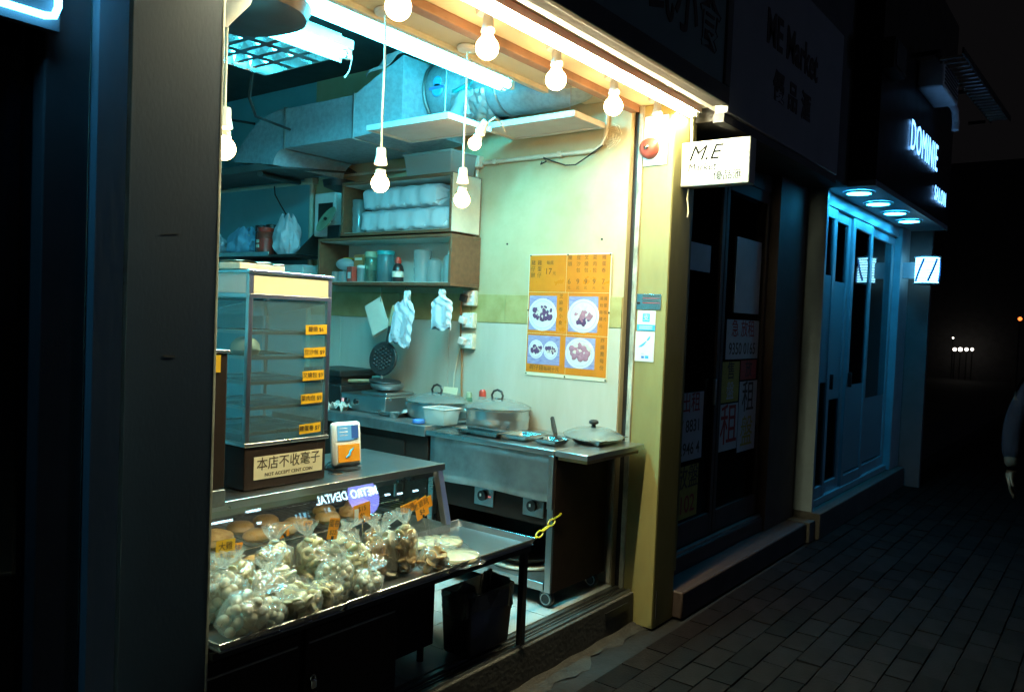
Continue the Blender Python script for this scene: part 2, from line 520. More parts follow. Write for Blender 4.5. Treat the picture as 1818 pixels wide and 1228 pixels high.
# ================================================================== THE SETTING
# ---- ground: one sheet to the horizon, pavers standing in their joints on top of it near the camera
g = MB()
g.quad((-60, -60, -0.016), (150, -60, -0.016), (150, 40, -0.016), (-60, 40, -0.016))
ground = struct(g.build('ground', 'asphalt', smooth=False))
pv = struct(MB().span(0.2, 30, -1.2, 1.95, -0.015, -0.010).build('pavement', 'mortar'))
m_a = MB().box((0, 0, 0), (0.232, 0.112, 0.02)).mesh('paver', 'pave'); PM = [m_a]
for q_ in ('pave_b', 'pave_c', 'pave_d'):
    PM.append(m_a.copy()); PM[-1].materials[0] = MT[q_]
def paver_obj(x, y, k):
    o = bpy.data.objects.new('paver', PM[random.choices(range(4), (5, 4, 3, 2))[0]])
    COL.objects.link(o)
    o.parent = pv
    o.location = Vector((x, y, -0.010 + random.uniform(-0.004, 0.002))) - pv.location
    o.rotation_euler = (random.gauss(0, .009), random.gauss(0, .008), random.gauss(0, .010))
for r in range(12):
    y = 1.70 - r * 0.12
    for c in range(24):
        x = 2.62 + c * 0.24 + (0.12 if r % 2 else 0)
        if x - 2.4 < (1.75 - y) * 0.2: continue
        paver_obj(x, y, random.random() < 0.6)
far_p = MB()                                           # the rest of the paving, too dark and far to pick apart
for r in range(24):
    y = 1.70 - r * 0.12
    for c in range(-6, 60):
        x = 2.62 + c * 0.24 + (0.12 if r % 2 else 0)
        if r < 12 and c in range(24) and not (x - 2.4 < (1.75 - y) * 0.2): continue
        far_p.box((x, y, -0.010 + random.uniform(-.0015, .0015)), (0.232, 0.112, 0.02))
o = far_p.build('far_pavers', 'pave', pv, smooth=False); o['kind'] = 'stuff'
road = struct(MB().span(-20, 60, -7.2, -1.36, -0.015, -0.012).build('road', 'asphalt'))
for k in range(14):                                    # roadside kerb stones are pieces of the pavement
    MB().span(0.3 + k * 0.9, 1.19 + k * 0.9, -1.34, -1.205, -0.02, 0.004).build('kerb_stone', 'concrete', pv, bevel=0.008)
st = MB()                                              # cement fillet along the shop step, worn and uneven
def fil(u, v):
    x = 1.0 + u * 5.0
    return (x, 1.945 - v * (0.075 + 0.02 * math.sin(x * 7) + 0.02 * math.sin(x * 17) + .012 * math.sin(x * 41)), 0.014 * (1 - v) - 0.006 * v + 0.004 * math.sin(x * 23 + v * 9))
st.grid(fil, 90, 5)
st.build('cement_edge', 'cement_dark', pv)

# ---- the snack shop itself
shop = thing('snack_shop', 'brightly lit open-fronted snack shop with cream walls and pale tiled floor', 'shop', (2.4, 1.95, 0))
fl = MB().span(1.0, 3.66, 1.953, 6.2, 0.0, 0.168).build('floor_slab', 'grout', shop)
tile_me = MB().box((0, 0, 0), (0.296, 0.296, 0.012)).mesh('floor_tile', 'tile_floor')
off = wloc(shop)
for i in range(8):
    for j in range(7):
        x, y = 1.40 + i * 0.30, 2.215 + j * 0.30
        if x > 3.6: continue
        inst('floor_tile', tile_me, fl, Vector((x, y, 0.174)) - off, (random.gauss(0, .001), random.gauss(0, .001), 0))
step = MB().span(1.0, 3.664, 1.945, 2.062, 0.0, 0.172).build('front_step', 'concrete', shop, bevel=0.006)
for k, y in enumerate((1.965, 1.992, 2.012, 2.04)):
    MB().span(1.25, 3.655, y - (0.009 if k in (0, 3) else 0.003), y + (0.009 if k in (0, 3) else 0.003), 0.172, 0.184 if k in (0, 3) else 0.180).build('shutter_track', 'steel_worn', step)
MB().span(3.38, 3.60, 1.940, 1.947, 0.10, 0.135).build('step_niche', 'black_plastic', step)
# right wall, built up of painted plaster above and glazed boards below
rw = MB().span(3.652, 3.80, 2.075, 4.60, 0.17, 3.15).build('side_wall', 'wall_paint', shop)
MB().span(3.655, 3.80, 4.602, 6.2, 0.17, 3.15).build('rear_side_wall', 'wall_inner', shop)
for a, b in ((2.078, 3.262), (3.266, 4.25), (4.254, 4.598)):
    MB().span(3.642, 3.651, a, b, 0.19, 1.519).build('wall_panel', 'wall_panel', rw, bevel=0.0015)
for a, b in ((2.078, 2.84), (2.842, 3.10), (3.104, 3.70), (3.704, 4.598)):
    MB().span(3.6415, 3.651, a, b, 1.5225, 1.684).build('wall_band', 'wall_band', rw, bevel=0.0015)
MB().span(3.69, 3.86, 2.03, 2.074, 0.17, 2.66).build('shutter_slot', 'black_plastic', shop)
MB().span(0.86, 1.10, 2.087, 6.2, 0.0, 3.15).build('left_wall', 'wall_inner', shop)
MB().span(1.0, 3.8, 6.202, 6.32, 0.17, 3.15).build('rear_wall', 'wall_inner', shop)
MB().span(1.0, 3.8, 2.085, 6.32, 3.152, 3.22).build('ceiling', 'ceiling_dark', shop)
MB().span(1.0, 3.86, 1.64, 2.030, 2.66, 2.72).build('soffit', 'soffit', shop)
MB().span(1.0, 3.655, 2.032, 2.082, 2.625, 3.15).build('lintel', 'trim_brown', shop, bevel=0.003)
MB().span(1.12, 3.65, 2.084, 2.36, 2.704, 2.73).build('inner_soffit', 'soffit', shop)
MB().span(1.12, 3.30, 2.355, 2.385, 2.68, 2.72).build('ceiling_rail', 'cream_plastic', shop)
tr = MB().span(1.0, 3.86, 1.662, 1.700, 2.625, 2.658).build('eaves_trim', 'white_metal', shop, bevel=0.004)
MB().span(1.0, 3.86, 1.714, 1.722, 2.643, 2.6585).build('eaves_strip', 'bell_red', tr)
# right pillar
pr = MB().span(3.672, 3.90, 1.836, 2.03, 0.0, 2.66).build('pillar', 'pillar_paint', shop, bevel=0.006)
MB().span(3.660, 3.6715, 2.008, 2.034, 0.16, 2.658).build('pillar_bead', 'pillar_edge', pr, bevel=0.002)
MB().span(3.6665, 3.6715, 1.838, 1.862, 0.02, 2.65).build('pillar_bead', 'pillar_paint', pr, bevel=0.0015)
MB().span(3.7, 3.706, 1.833, 1.837, 0.05, 0.19).build('crack', 'scuff', pr)
# left pillar with its scuffs
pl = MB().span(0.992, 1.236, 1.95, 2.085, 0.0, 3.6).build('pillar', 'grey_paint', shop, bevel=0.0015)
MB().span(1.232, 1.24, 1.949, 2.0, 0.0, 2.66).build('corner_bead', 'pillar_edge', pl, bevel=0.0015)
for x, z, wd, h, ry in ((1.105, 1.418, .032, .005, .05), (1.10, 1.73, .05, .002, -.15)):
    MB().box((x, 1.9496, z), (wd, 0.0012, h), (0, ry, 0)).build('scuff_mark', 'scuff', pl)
# fascia above
fa = MB().span(0.9, 3.705, 1.60, 1.66, 2.62, 4.6).build('fascia', 'grey_wall_dark', shop)
MB().span(0.9, 3.69, 1.66, 1.95, 2.73, 4.6).build('fascia_fill', 'grey_wall_dark', shop)

# ---- snack shop name board
sb = thing('shop_signboard', 'dark teal signboard with brushed Chinese characters above the snack shop', 'sign', (2.4, 1.585, 2.61))
MB().span(0.9, 3.70, 1.572, 1.60, 2.61, 2.695).build('frame', 'grey_wall_dark', sb, bevel=0.004)
MB().span(3.635, 3.70, 1.570, 1.599, 2.697, 4.2).build('frame', 'grey_wall_dark', sb, bevel=0.004)
MB().span(0.9, 3.633, 1.582, 1.599, 2.697, 4.2).build('panel', 'sign_teal', sb)
for k, (s, x) in enumerate((('式', 2.985), ('小', 3.215), ('食', 3.45))):
    text('lettering', s, 0.27, 'sign_ink', sb, (x, 1.580, 2.915), ext=0.002, sx=0.85, shear=0.08, bold=0.004)

# ---- ME Market shopfront
mk = thing('market_shop', 'closed dark shopfront with steps and paper notices beside the snack shop', 'shop', (4.9, 2.0, 0))
MB().span(3.902, 6.10, 1.66, 2.40, 2.60, 4.6).build('fascia', 'grey_wall_dark', mk)
MB().span(3.902, 5.96, 1.785, 2.2, 0.0, 0.145).build('step', 'brown_wall', mk, bevel=0.01)
MB().span(3.902, 5.52, 1.945, 2.2, 0.146, 0.245).build('upper_step', 'brown_wall', mk, bevel=0.01)
MB().span(3.902, 5.5, 1.96, 1.985, 0.246, 0.262).build('door_track', 'steel_worn', mk)
MB().span(3.902, 3.93, 1.842, 2.4, 0.246, 2.598).build('reveal_wall', 'pillar_paint', mk)
MB().span(5.50, 6.09, 1.93, 2.4, 0.146, 2.598).build('end_wall', 'brown_wall', mk)
MB().span(5.975, 6.1, 1.765, 2.398, 0.0, 0.145).build('step_end', 'concrete', mk)
MB().span(3.902, 6.1, 3.4, 3.5, 0.0, 2.6).build('rear_wall', 'grey_wall_dark', mk)
MB().span(3.94, 5.49, 1.99, 2.03, 2.48, 2.59).build('door_head', 'brown_wall', mk)
def leaf(x0, x1, par):
    d = MB()
    d.span(x0, x0 + .045, 1.995, 2.03, .264, 2.478); d.span(x1 - .045, x1, 1.995, 2.03, .264, 2.478)
    d.span(x0 + .045, x1 - .045, 1.995, 2.03, .264, .40); d.span(x0 + .045, x1 - .045, 1.995, 2.03, 2.40, 2.478)
    dr = d.build('door', 'brown_wall', par, bevel=0.003)
    MB().span(x0 + .045, x1 - .045, 2.01, 2.016, .40, 2.40).build('pane', 'glass_dark', dr)
    return dr
d1 = leaf(3.94, 4.735, mk); d2 = leaf(4.745, 5.495, mk)
MB().box((4.66, 1.985, 1.15), (0.02, 0.02, 0.16)).build('handle', 'steel', d1, bevel=0.004)

# ---- ME Market name board
ms = thing('market_signboard', 'large dim grey signboard reading ME Market above the closed shop', 'sign', (4.62, 1.59, 2.585))
MB().span(3.72, 5.56, 1.585, 1.655, 2.585, 3.50).build('panel', 'sign_grey', ms, bevel=0.006)
MB().span(3.71, 5.58, 1.60, 1.656, 2.54, 2.583).build('frame', 'grey_wall_dark', ms)
text('lettering', 'ME Market', 0.25, 'sign_ink', ms, (4.60, 1.583, 3.135), ext=0.0015, sx=0.78, bold=0.006)
text('lettering', '優 品 滙', 0.17, 'sign_ink', ms, (4.62, 1.583, 2.86), ext=0.0015, sx=1.0, space=1.1, bold=0.005)

# ---- salon
sl = thing('hair_salon', 'hair salon with blue-lit glass doors and dark fascia farther along the street', 'salon', (7.5, 1.85, 0))
pn = MB().span(6.12, 8.95, 1.735, 2.2, 0.0, 0.195).build('step', 'concrete', sl, bevel=0.008)
MB().span(6.12, 9.0, 1.475, 3.2, 2.60, 2.64).build('soffit', 'white_frame', sl)
MB().span(6.12, 9.0, 1.475, 1.95, 2.642, 4.6).build('fascia', 'sign_black', sl)
MB().span(8.99, 9.06, 1.60, 3.2, 0.0, 2.60).build('end_wall', 'grey_wall_dark', sl)
MB().span(6.12, 6.16, 1.80, 3.2, 0.197, 2.598).build('side_wall', 'white_frame', sl)
MB().span(6.165, 8.98, 3.1, 3.2, 0.197, 2.598).build('rear_wall', 'grey_wall_dark', sl)
MB().span(6.165, 8.6, 1.83, 1.90, 2.50, 2.598).build('door_head', 'white_frame', sl, bevel=0.004)
MB().span(6.165, 8.6, 1.835, 1.895, 0.198, 0.25).build('door_sill', 'white_frame', sl, bevel=0.004)
MB().span(8.6, 8.98, 1.80, 1.92, 0.198, 2.598).build('door_jamb', 'white_frame', sl, bevel=0.006)
for k, (x0, x1) in enumerate(((6.17, 6.56), (6.565, 7.02), (7.025, 7.68), (7.685, 8.59))):
    y = 1.842 + (0.022 if k % 2 else 0)
    d = MB()
    d.span(x0, x0 + .07, y, y + .035, .252, 2.498); d.span(x1 - .07, x1, y, y + .035, .252, 2.498)
    d.span(x0 + .07, x1 - .07, y, y + .035, .252, .34); d.span(x0 + .07, x1 - .07, y, y + .035, 2.42, 2.498)
    dr = d.build('door', 'white_frame', sl, bevel=0.004)
    za, zb = ((1.15, 1.98), (1.0, 1.95), (.36, 1.10), (.36, .95))[k]          # a frosted band on each leaf
    for a, b_, nm_, mm in ((zb + .003, 2.42, 'pane', 'glass_dark'), (za, zb, 'frosted_pane', 'frosted'), (.34, za - .003, 'pane', 'glass_dark')):
        if b_ - a > .05: MB().span(x0 + .07, x1 - .07, y + .012, y + .018, a, b_).build(nm_, mm, dr)
    if k in (1, 2): MB().box((x0 + .035, y - .02, 1.15), (.025, .03, .12)).build('door_handle', 'dark_steel', dr, bevel=0.004)
for x, n in zip((6.37, 6.955, 7.55, 8.12), ('first', 'second', 'third', 'fourth')):
    t = thing('downlight', f'{n} round downlight from the market end of the salon soffit', 'light', (x, 1.65, 2.585), group='salon soffit downlights')
    MB().lathe([(0.086, 0.0), (0.112, 0.002), (0.112, 0.014)], n=28, cap=False).build('rim', 'white_metal', t, world=False)
    MB().cyl((0, 0, 0.004), 0.084, 0.006, n=28).build('lens', 'downlight_glow', t, world=False)
ss = thing('salon_letters', 'glowing blue-white raised letters of the salon name on dark fascia', 'sign', (7.7, 1.465, 2.75))
text('letter_row', 'DOMINIE', 0.345, 'letter_glow', ss, (7.66, 1.462, 3.15), ext=0.001, sx=0.74, space=1.12)
text('letter_row', 'SALON', 0.19, 'letter_glow', ss, (8.46, 1.462, 2.85), ext=0.001, sx=0.85, space=1.15)

bl = thing('barber_lamp', 'glowing drum-shaped barber lamp on a bracket beyond the salon doors', 'lamp', (8.72, 1.586, 2.06))
MB().lathe([(0.105, 0.0), (0.105, 0.24)], n=28).build('drum', 'barber_glow', bl, world=False)
for k in range(9):
    MB().lathe([(0.107, 0.0), (0.109, 0.003), (0.107, 0.006)], (0, 0, 0.012 + k * 0.026), n=28, cap=False).build('slat', 'sign_black', bl, world=False)
for a0 in (2.3, 3.4, 4.5, 5.6):
    b = MB(); b.tube([(0.110 * math.cos(a0 + t * .75), 0.110 * math.sin(a0 + t * .75), 0.01 + .22 * t) for t in [i / 10 for i in range(11)]], 0.011, 6)
    b.build('spiral_stripe', 'blue_plastic', bl, world=False)
for z in (-0.02, 0.24):
    MB().lathe([(0.07, 0), (0.118, 0.004), (0.118, 0.018), (0.06, 0.024)], (0, 0, z), n=28).build('cap', 'white_frame', bl, world=False)
MB().box((0, 0.17, 0.12), (0.05, 0.14, 0.16)).build('bracket', 'white_frame', bl, world=False, bevel=0.006)

# ---- what lies beyond the salon: dark frontage, louvred canopy, air conditioner
fr = thing('far_building', 'dark building front receding beyond the salon', 'building', (20, 1.9, 0))
MB().span(9.08, 34, 6.4, 7.0, -0.016, 9.0).build('wall', 'grey_wall_dark', fr)
MB().span(9.065, 9.2, 1.9, 6.39, -0.016, 9.0).build('return_wall', 'grey_wall_dark', fr)
MB().span(-3.0, 9.06, 1.96, 4.0, 4.61, 9.0).build('upper_wall', 'grey_wall_dark', fr)
for k in range(6):
    MB().span(12 + k * 3.4, 12.3 + k * 3.4, 6.28, 6.398, 0, 4.5).build('pilaster', 'brown_wall', fr)
MB().span(34, 35, -12, 7, -0.016, 8).build('end_wall', 'grey_wall_dark', fr)
bx_ = thing('wall_box', 'pale square box on the wall between the two shop fascias', 'junction box', (6.95, 1.56, 3.55))
MB().span(6.06, 6.40, 1.38, 1.474, 3.40, 3.62).build('casing', 'concrete', bx_, bevel=0.01)
MB().span(6.08, 6.38, 1.372, 1.379, 3.42, 3.60).build('cover', 'concrete', bx_, bevel=0.004)
cn = thing('louvred_canopy', 'slatted canopy catching blue light above the salon fascia', 'canopy', (8.6, 1.2, 3.75))
for k in range(20):
    MB().box((7.15 + k * 0.15, 1.21, 3.74 + k * 0.008), (0.075, 0.17, 0.012), (0, -0.5, 0)).build('slat', 'ac_white', cn)
for y in (1.12, 1.30):
    MB().box((8.6, y, 3.83), (3.1, 0.012, 0.05), (0, -0.05, 0)).build('side_rail', 'dark_steel', cn)
for x in (7.3, 8.6, 9.9):
    MB().box((x, 1.40, 3.85), (0.03, 0.16, 0.03)).build('arm', 'dark_steel', cn)
ac = thing('air_conditioner', 'small air conditioner with a bent pipe above the salon sign', 'air conditioner', (7.55, 1.36, 3.55))
MB().span(7.25, 7.95, 1.28, 1.472, 3.56, 3.80).build('casing', 'ac_white', ac, bevel=0.015)
for k in range(6):
    MB().span(7.30, 7.90, 1.272, 1.279, 3.59 + k * .03, 3.602 + k * .03).build('louvre', 'grey_wall_dark', ac)
MB().tube([(7.95, 1.35, 3.60), (8.1, 1.34, 3.60), (8.22, 1.34, 3.58), (8.28, 1.34, 3.50), (8.27, 1.34, 3.42)], 0.03, 10).build('drain_pipe', 'ac_white', ac)

# lamps and signals at the end of the street
for i, (x, y, z, m, r, lab) in enumerate(((33, 4.945, 1.074, 'far_lamp', .06, 'leftmost lamp in the bright far row at the street end'),
        (33, 4.765, 1.084, 'far_lamp', .07, 'second lamp from left in the bright far row at the street end'),
        (33, 4.568, 1.095, 'far_lamp', .06, 'third lamp from left in the bright far row at the street end'),
        (33, 4.39, 1.105, 'far_lamp', .05, 'rightmost lamp in the bright far row at the street end'),
        (33, 5.02, 1.485, 'far_lamp', .03, 'tiny lamp standing above the bright far row at the street end'),
        (25, 2.263, 2.076, 'far_orange', .05, 'small orange signal light at the right edge of the picture'))):
    t = thing('distant_lamp', lab, 'lamp', (x, y, 0), group='lamps at the end of the street')
    MB().ball((0, 0, z), r, 10, 8).build('globe', m, t, world=False)
    MB().cyl((0, 0, (z - r) / 2), 0.02, z - r, n=8).build('post', 'dark_steel', t, world=False)

# ---- neighbour on the left with its blue neon outline
nb = thing('neighbour_shopfront', 'dark glazed shopfront with blue-lit column left of the grey pillar', 'shop', (0.6, 1.8, 0))
MB().span(0.842, 0.906, 1.80, 2.06, 0, 3.6).build('column', 'blue_grey', nb)
MB().span(0.745, 0.840, 1.83, 2.06, 0, 3.6).build('column_return', 'grey_wall_dark', nb, bevel=0.004)
MB().span(0.907, 0.9915, 1.99, 2.082, 0, 3.6).build('groove', 'black_plastic', nb)
MB().span(-3, 0.743, 1.88, 1.89, 0.1, 3.0).build('window_pane', 'glass_dark', nb)
MB().span(-3, 0.743, 1.86, 1.90, 0.0, 0.098).build('window_sill', 'dark_steel', nb)
for x in (0.70, 0.60, -.2):
    MB().span(x, x + 0.025, 1.893, 1.93, 0.1, 3.0).build('mullion', 'blue_grey', nb)
MB().span(-3, 0.743, 2.6, 2.7, 0, 3.6).build('rear_wall', 'grey_wall_dark', nb)
MB().span(-3, 0.743, 1.84, 2.06, 3.0, 3.6).build('fascia', 'grey_wall_dark', nb)
ne = thing('neon_outline', 'glowing blue-white neon tube outline at the top left corner', 'neon sign', (0.2, 1.76, 2.12))
MB().tube([(-1.4, 1.76, 2.12), (0.715, 1.76, 2.12), (0.733, 1.76, 2.125), (0.74, 1.76, 2.145), (0.74, 1.76, 2.9), (-1.4, 1.76, 2.9)], 0.0075, 10).build('tube', 'neon_blue', ne)
MB().span(-1.45, 0.75, 1.775, 1.80, 2.10, 2.95).build('backing', 'grey_wall_dark', ne)
for x in (0.1, 0.55):
    MB().box((x, 1.767, 2.12), (0.012, 0.02, 0.03)).build('clip', 'chrome', ne)

# ---- the clinic sign across the road, seen mirrored in the counter glass
cl = thing('clinic_signboard', 'lit clinic sign across the road, mirrored in the counter glass', 'sign', (11.0, -8.1, 1.9))
MB().span(6.5, 14.5, -8.2, -8.06, 1.9, 4.2).build('board', 'sign_black', cl)
MB().cyl((11.43, -8.04, 2.73), 0.40, 0.03, 'y', 40).build('disc', 'dental_disc', cl)
XM = Vector((-1, 0, 0))
text('lettering', 'METRO', 0.25, 'dental_glow', cl, (11.45, -8.01, 2.80), XM, YS, bold=.004, sx=.9)
text('lettering', 'DENTAL', 0.25, 'dental_glow', cl, (10.62, -8.04, 2.81), XM, YS, bold=.004, sx=.85)
for k in range(9):                                       # second row, only legible as lit strokes
    MB().box((10.48 - k * .1, -8.045, 2.60), (.03 if k % 3 else .055, .01, .12 if k % 2 else .09)).build('stroke', 'barber_glow', cl)
for x, z, wd in ((12.09, 2.664, .14), (12.45, 2.634, .14), (12.93, 2.625, .15), (13.34, 2.644, .15), (8.81, 2.87, .30), (8.86, 2.626, .08), (8.1, 2.78, .5)):
    MB().box((x, -8.045, z), (wd, .02, .035)).build('lamp', 'dental_glow', cl)

# ================================================================== LIGHTS
def holder(parent, top, lean=None):
    """bayonet lamp holder with a flared skirt, hanging down from z = top"""
    MB().lathe([(0.017, top), (0.019, top - .012), (0.019, top - .03), (0.023, top - .045), (0.026, top - .062), (0.022, top - .064)], n=20).build('lamp_holder', 'white_plastic', parent, world=False)
def bulb(parent, z, r):
    """globe bulb, neck up, centre at z"""
    prof = [(0.017, z + r * 1.52), (0.019, z + r * 1.25)]
    for i in range(3, 17):
        a = math.pi * i / 16
        prof.append((max(r * math.sin(a), .0005), z + r * math.cos(a)))
    MB().lathe(prof[1:], n=24).build('globe', 'bulb_glow', parent, world=False)
    MB().lathe([(0.0195, z + r * 1.55), (0.0205, z + r * 1.2), (0.022, z + r * 1.0)], n=20, cap=False).build('bulb_neck', 'cream_plastic', parent, world=False)
for k, (x, lab) in enumerate(((1.815, 'globe bulb on the soffit, leftmost and cut by the top edge'),
        (2.263, 'globe bulb on the soffit, second from the left'),
        (2.705, 'globe bulb on the soffit, middle of the row of five'),
        (3.165, 'globe bulb on the soffit, fourth from the left'),
        (3.586, 'globe bulb on the soffit right above the red alarm bell'))):
    t = thing('soffit_bulb', 'round white-hot ' + lab, 'light bulb', (x, 1.895, 2.66), group='globe bulbs along the soffit')
    MB().lathe([(0.045, 0.0), (0.047, -.006), (0.042, -.016), (0.022, -.02)], n=24).build('ceiling_rose', 'white_plastic', t, world=False)
    holder(t, -0.018)
    bulb(t, -0.136, 0.042)
for x, y, ztop, zb, lab in ((2.14, 2.30, 2.70, 2.045, 'bulb hanging on a long cord in front of the wrapped foam boxes'),
        (2.617, 2.30, 2.70, 2.05, 'bulb hanging on a long cord beside the right end of the wall cabinet')):
    t = thing('pendant_bulb', 'round lit ' + lab, 'light bulb', (x, y, ztop), group='bulbs hanging on cords')
    MB().lathe([(0.045, 0.0), (0.047, -.006), (0.042, -.016), (0.012, -.02)], n=24).build('ceiling_rose', 'white_plastic', t, world=False)
    h = zb - ztop
    MB().tube([(0, 0, -.015), (0.004, 0.002, h * .3), (-0.002, 0, h * .6), (0, 0, h + .12)], 0.0042, 8).build('cord', 'cream_plastic', t, world=False)
    holder(t, h + 0.135)
    bulb(t, h, 0.034)
t = thing('side_bulb', 'small lit bulb on a bent lead between the two white grilles', 'light bulb', (2.935, 2.45, 2.47), rot=(0.25, 0.35, 0))
MB().tube([(0.02, 0, 0.01), (0.04, 0, 0.045), (0.09, 0, 0.05), (0.14, 0, 0.03)], 0.004, 8).build('lead', 'cream_plastic', t, world=False)
holder(t, 0.0)
bulb(t, -0.118, 0.030)
t = thing('edge_bulb', 'lit bulb half hidden by the grey pillar on the left', 'light bulb', (1.463, 2.29, 2.70))
MB().tube([(0, 0, 0), (0, 0, -.53)], 0.0042, 8).build('cord', 'cream_plastic', t, world=False)
holder(t, -0.525)
bulb(t, -0.652, 0.036)

def batten(name, label, x0, x1, y, z, glow, n=1, width=0.05, depth=0.04, gap=0.04, rad=0.014):
    t = thing(name, label, 'light', ((x0 + x1) / 2, y, z))
    MB().span(x0, x1, y - width / 2, y + width / 2, z - depth, z).build('batten', 'white_metal', t, bevel=0.003)
    for i in range(n):
        yy = y + (i - (n - 1) / 2) * gap
        zz = z - depth - rad - 0.012
        MB().cyl(((x0 + x1) / 2, yy, zz), rad, x1 - x0 - 0.07, 'x', 14).build('tube', glow, t)
        for x in (x0 + 0.012, x1 - 0.012):
            MB().span(x - .012, x + .012, yy - .014, yy + .014, zz - .016, z - depth).build('lamp_socket', 'white_plastic', t, bevel=0.003)
            MB().cyl((x + (.017 if x < (x0 + x1) / 2 else -.017), yy, zz), rad * 1.04, .012, 'x', 14).build('end_cap', 'chrome', t)
    return t
t = batten('eaves_tube', 'long fluorescent tube along the outer edge of the soffit', 1.35, 3.83, 1.80, 2.66, 'tube_glow', 1, depth=0.012, rad=0.012)
MB().span(1.352, 3.828, 1.8255, 1.8285, 2.607, 2.6595).build('reflector', 'white_metal', t)  # added inner flange, blocks the tube's light from the soffit
MB().span(1.352, 3.828, 1.7715, 1.7745, 2.628, 2.6595).build('reflector', 'white_metal', t)  # shallower outer lip, added to shield the soffit likewise
batten('twin_tube', 'large twin fluorescent fitting across the ceiling behind the soffit bulbs', 1.75, 3.16, 2.50, 2.76, 'tube_cold', 2, width=0.13, gap=0.055, rad=0.016)
t = batten('single_tube', 'single fluorescent tube with a white reflector beside the louvred light', 1.60, 2.40, 2.80, 2.745, 'tube_cold', 1, rad=0.013)
MB().box((2.0, 2.845, 2.705), (0.80, 0.004, 0.09), (0.35, 0, 0)).build('reflector', 'white_metal', t)
MB().tube([(2.40, 2.80, 2.70), (2.43, 2.82, 2.69), (2.45, 2.86, 2.64), (2.44, 2.88, 2.61)], 0.003, 6).build('lead', 'white_plastic', t)
# square louvred fitting
t = thing('louvred_light', 'square ceiling light with mirrored louvre cells above the shop', 'light', (2.06, 3.14, 2.72))
X0, X1, Y0, Y1, Z = 1.70, 2.40, 2.86, 3.42, 2.70
MB().span(X0, X1, Y0, Y1, Z + .075, Z + .09).build('housing', 'white_metal', t)
for i in range(3):
    MB().cyl(((X0 + X1) / 2, Y0 + .09 + i * .19, Z + .052), 0.013, X1 - X0 - .04, 'x', 12).build('tube', 'troffer_glow', t)
for a in ((X0, X0 + .006, Y0, Y1), (X1 - .006, X1, Y0, Y1), (X0 + .006, X1 - .006, Y0, Y0 + .006), (X0 + .006, X1 - .006, Y1 - .006, Y1)):
    MB().span(*a, Z - .012, Z + .074).build('rim', 'steel_bright', t)
for i in range(1, 3):
    y = Y0 + (Y1 - Y0) * i / 3
    b = MB(); b.add([(X0 + .007, y - .022, Z), (X0 + .007, y + .022, Z), (X0 + .007, y, Z + .06), (X1 - .007, y - .022, Z), (X1 - .007, y + .022, Z), (X1 - .007, y, Z + .06)], [(0, 2, 1), (3, 4, 5), (0, 1, 4, 3), (1, 2, 5, 4), (0, 3, 5, 2)])
    b.build('louvre_rib', 'steel_bright', t, smooth=False)
for i in range(1, 8):
    x = X0 + (X1 - X0) * i / 8
    for j in range(3):
        y0, y1 = Y0 + (Y1 - Y0) * j / 3 + .023, Y0 + (Y1 - Y0) * (j + 1) / 3 - .023
        b = MB(); b.add([(x - .014, y0, Z), (x + .014, y0, Z), (x, y0, Z + .05), (x - .014, y1, Z), (x + .014, y1, Z), (x, y1, Z + .05)], [(0, 1, 2), (3, 5, 4), (0, 3, 4, 1), (1, 4, 5, 2), (0, 2, 5, 3)])
        b.build('louvre_blade', 'steel_bright', t, smooth=False)
MB().tube([(2.33, 3.42, 2.74), (2.38, 3.5, 2.70), (2.45, 3.62, 2.62), (2.60, 3.78, 2.58), (2.95, 3.95, 2.60)], 0.008, 8).build('cable', 'black_plastic', t)

# camera and dark casing in the top corner
t = thing('security_camera', 'white security camera in the top corner beside the grey pillar', 'camera', (1.36, 2.08, 2.37))
MB().lathe([(0.001, -.07), (0.03, -.066), (0.030, -.05), (0.030, .03), (0.024, .045), (0.001, .048)], (1.385, 2.13, 2.44), 20, Euler((0.7, 0.5, 0)).to_matrix().to_4x4()).build('body', 'white_plastic', t)
MB().lathe([(0.001, -.08), (0.02, -.078), (0.026, -.066)], (1.385, 2.13, 2.44), 20, Euler((0.7, 0.5, 0)).to_matrix().to_4x4()).build('lens', 'black_plastic', t)
MB().tube([(1.385, 2.13, 2.47), (1.385, 2.12, 2.55), (1.38, 2.09, 2.62)], 0.012, 8).build('bracket', 'white_plastic', t)
t = thing('ceiling_fan', 'dark rounded fan casing under the ceiling beside the white camera', 'fan', (1.66, 2.42, 2.46))
MB().lathe([(0.02, 0), (0.14, .004), (0.20, .03), (0.215, .07), (0.19, .1), (0.05, .11)], (1.60, 2.40, 2.50), 32).build('casing', 'black_plastic', t)
MB().cyl((1.60, 2.40, 2.66), 0.015, .12, n=10).build('stem', 'dark_steel', t)

# ================================================================== DUCTS AND GRILLES
t = thing('extract_duct', 'galvanised rectangular extract duct with elbow under the ceiling', 'duct', (3.3, 3.9, 2.5))
MB().span(3.0, 3.55, 3.462, 4.06, 2.512, 2.748).build('duct_section', 'galvanised', t, bevel=0.004)
for y in (3.455, 4.066):
    MB().span(2.994, 3.556, y - .005, y + .005, 2.505, 2.755).build('seam', 'steel_worn', t)
b = MB()                                                # rising transition towards the fan
b.add([(3.0, 3.45, 2.512), (3.55, 3.45, 2.512), (3.55, 3.45, 2.748), (3.0, 3.45, 2.748), (3.08, 3.16, 2.56), (3.60, 3.16, 2.56), (3.60, 3.16, 2.94), (3.08, 3.16, 2.94)],
      [(0, 3, 2, 1), (4, 5, 6, 7), (0, 1, 5, 4), (3, 7, 6, 2), (0, 4, 7, 3), (1, 2, 6, 5)])
b.build('transition', 'galvanised', t, smooth=False)
el = MB()                                               # elbow dropping towards the rear
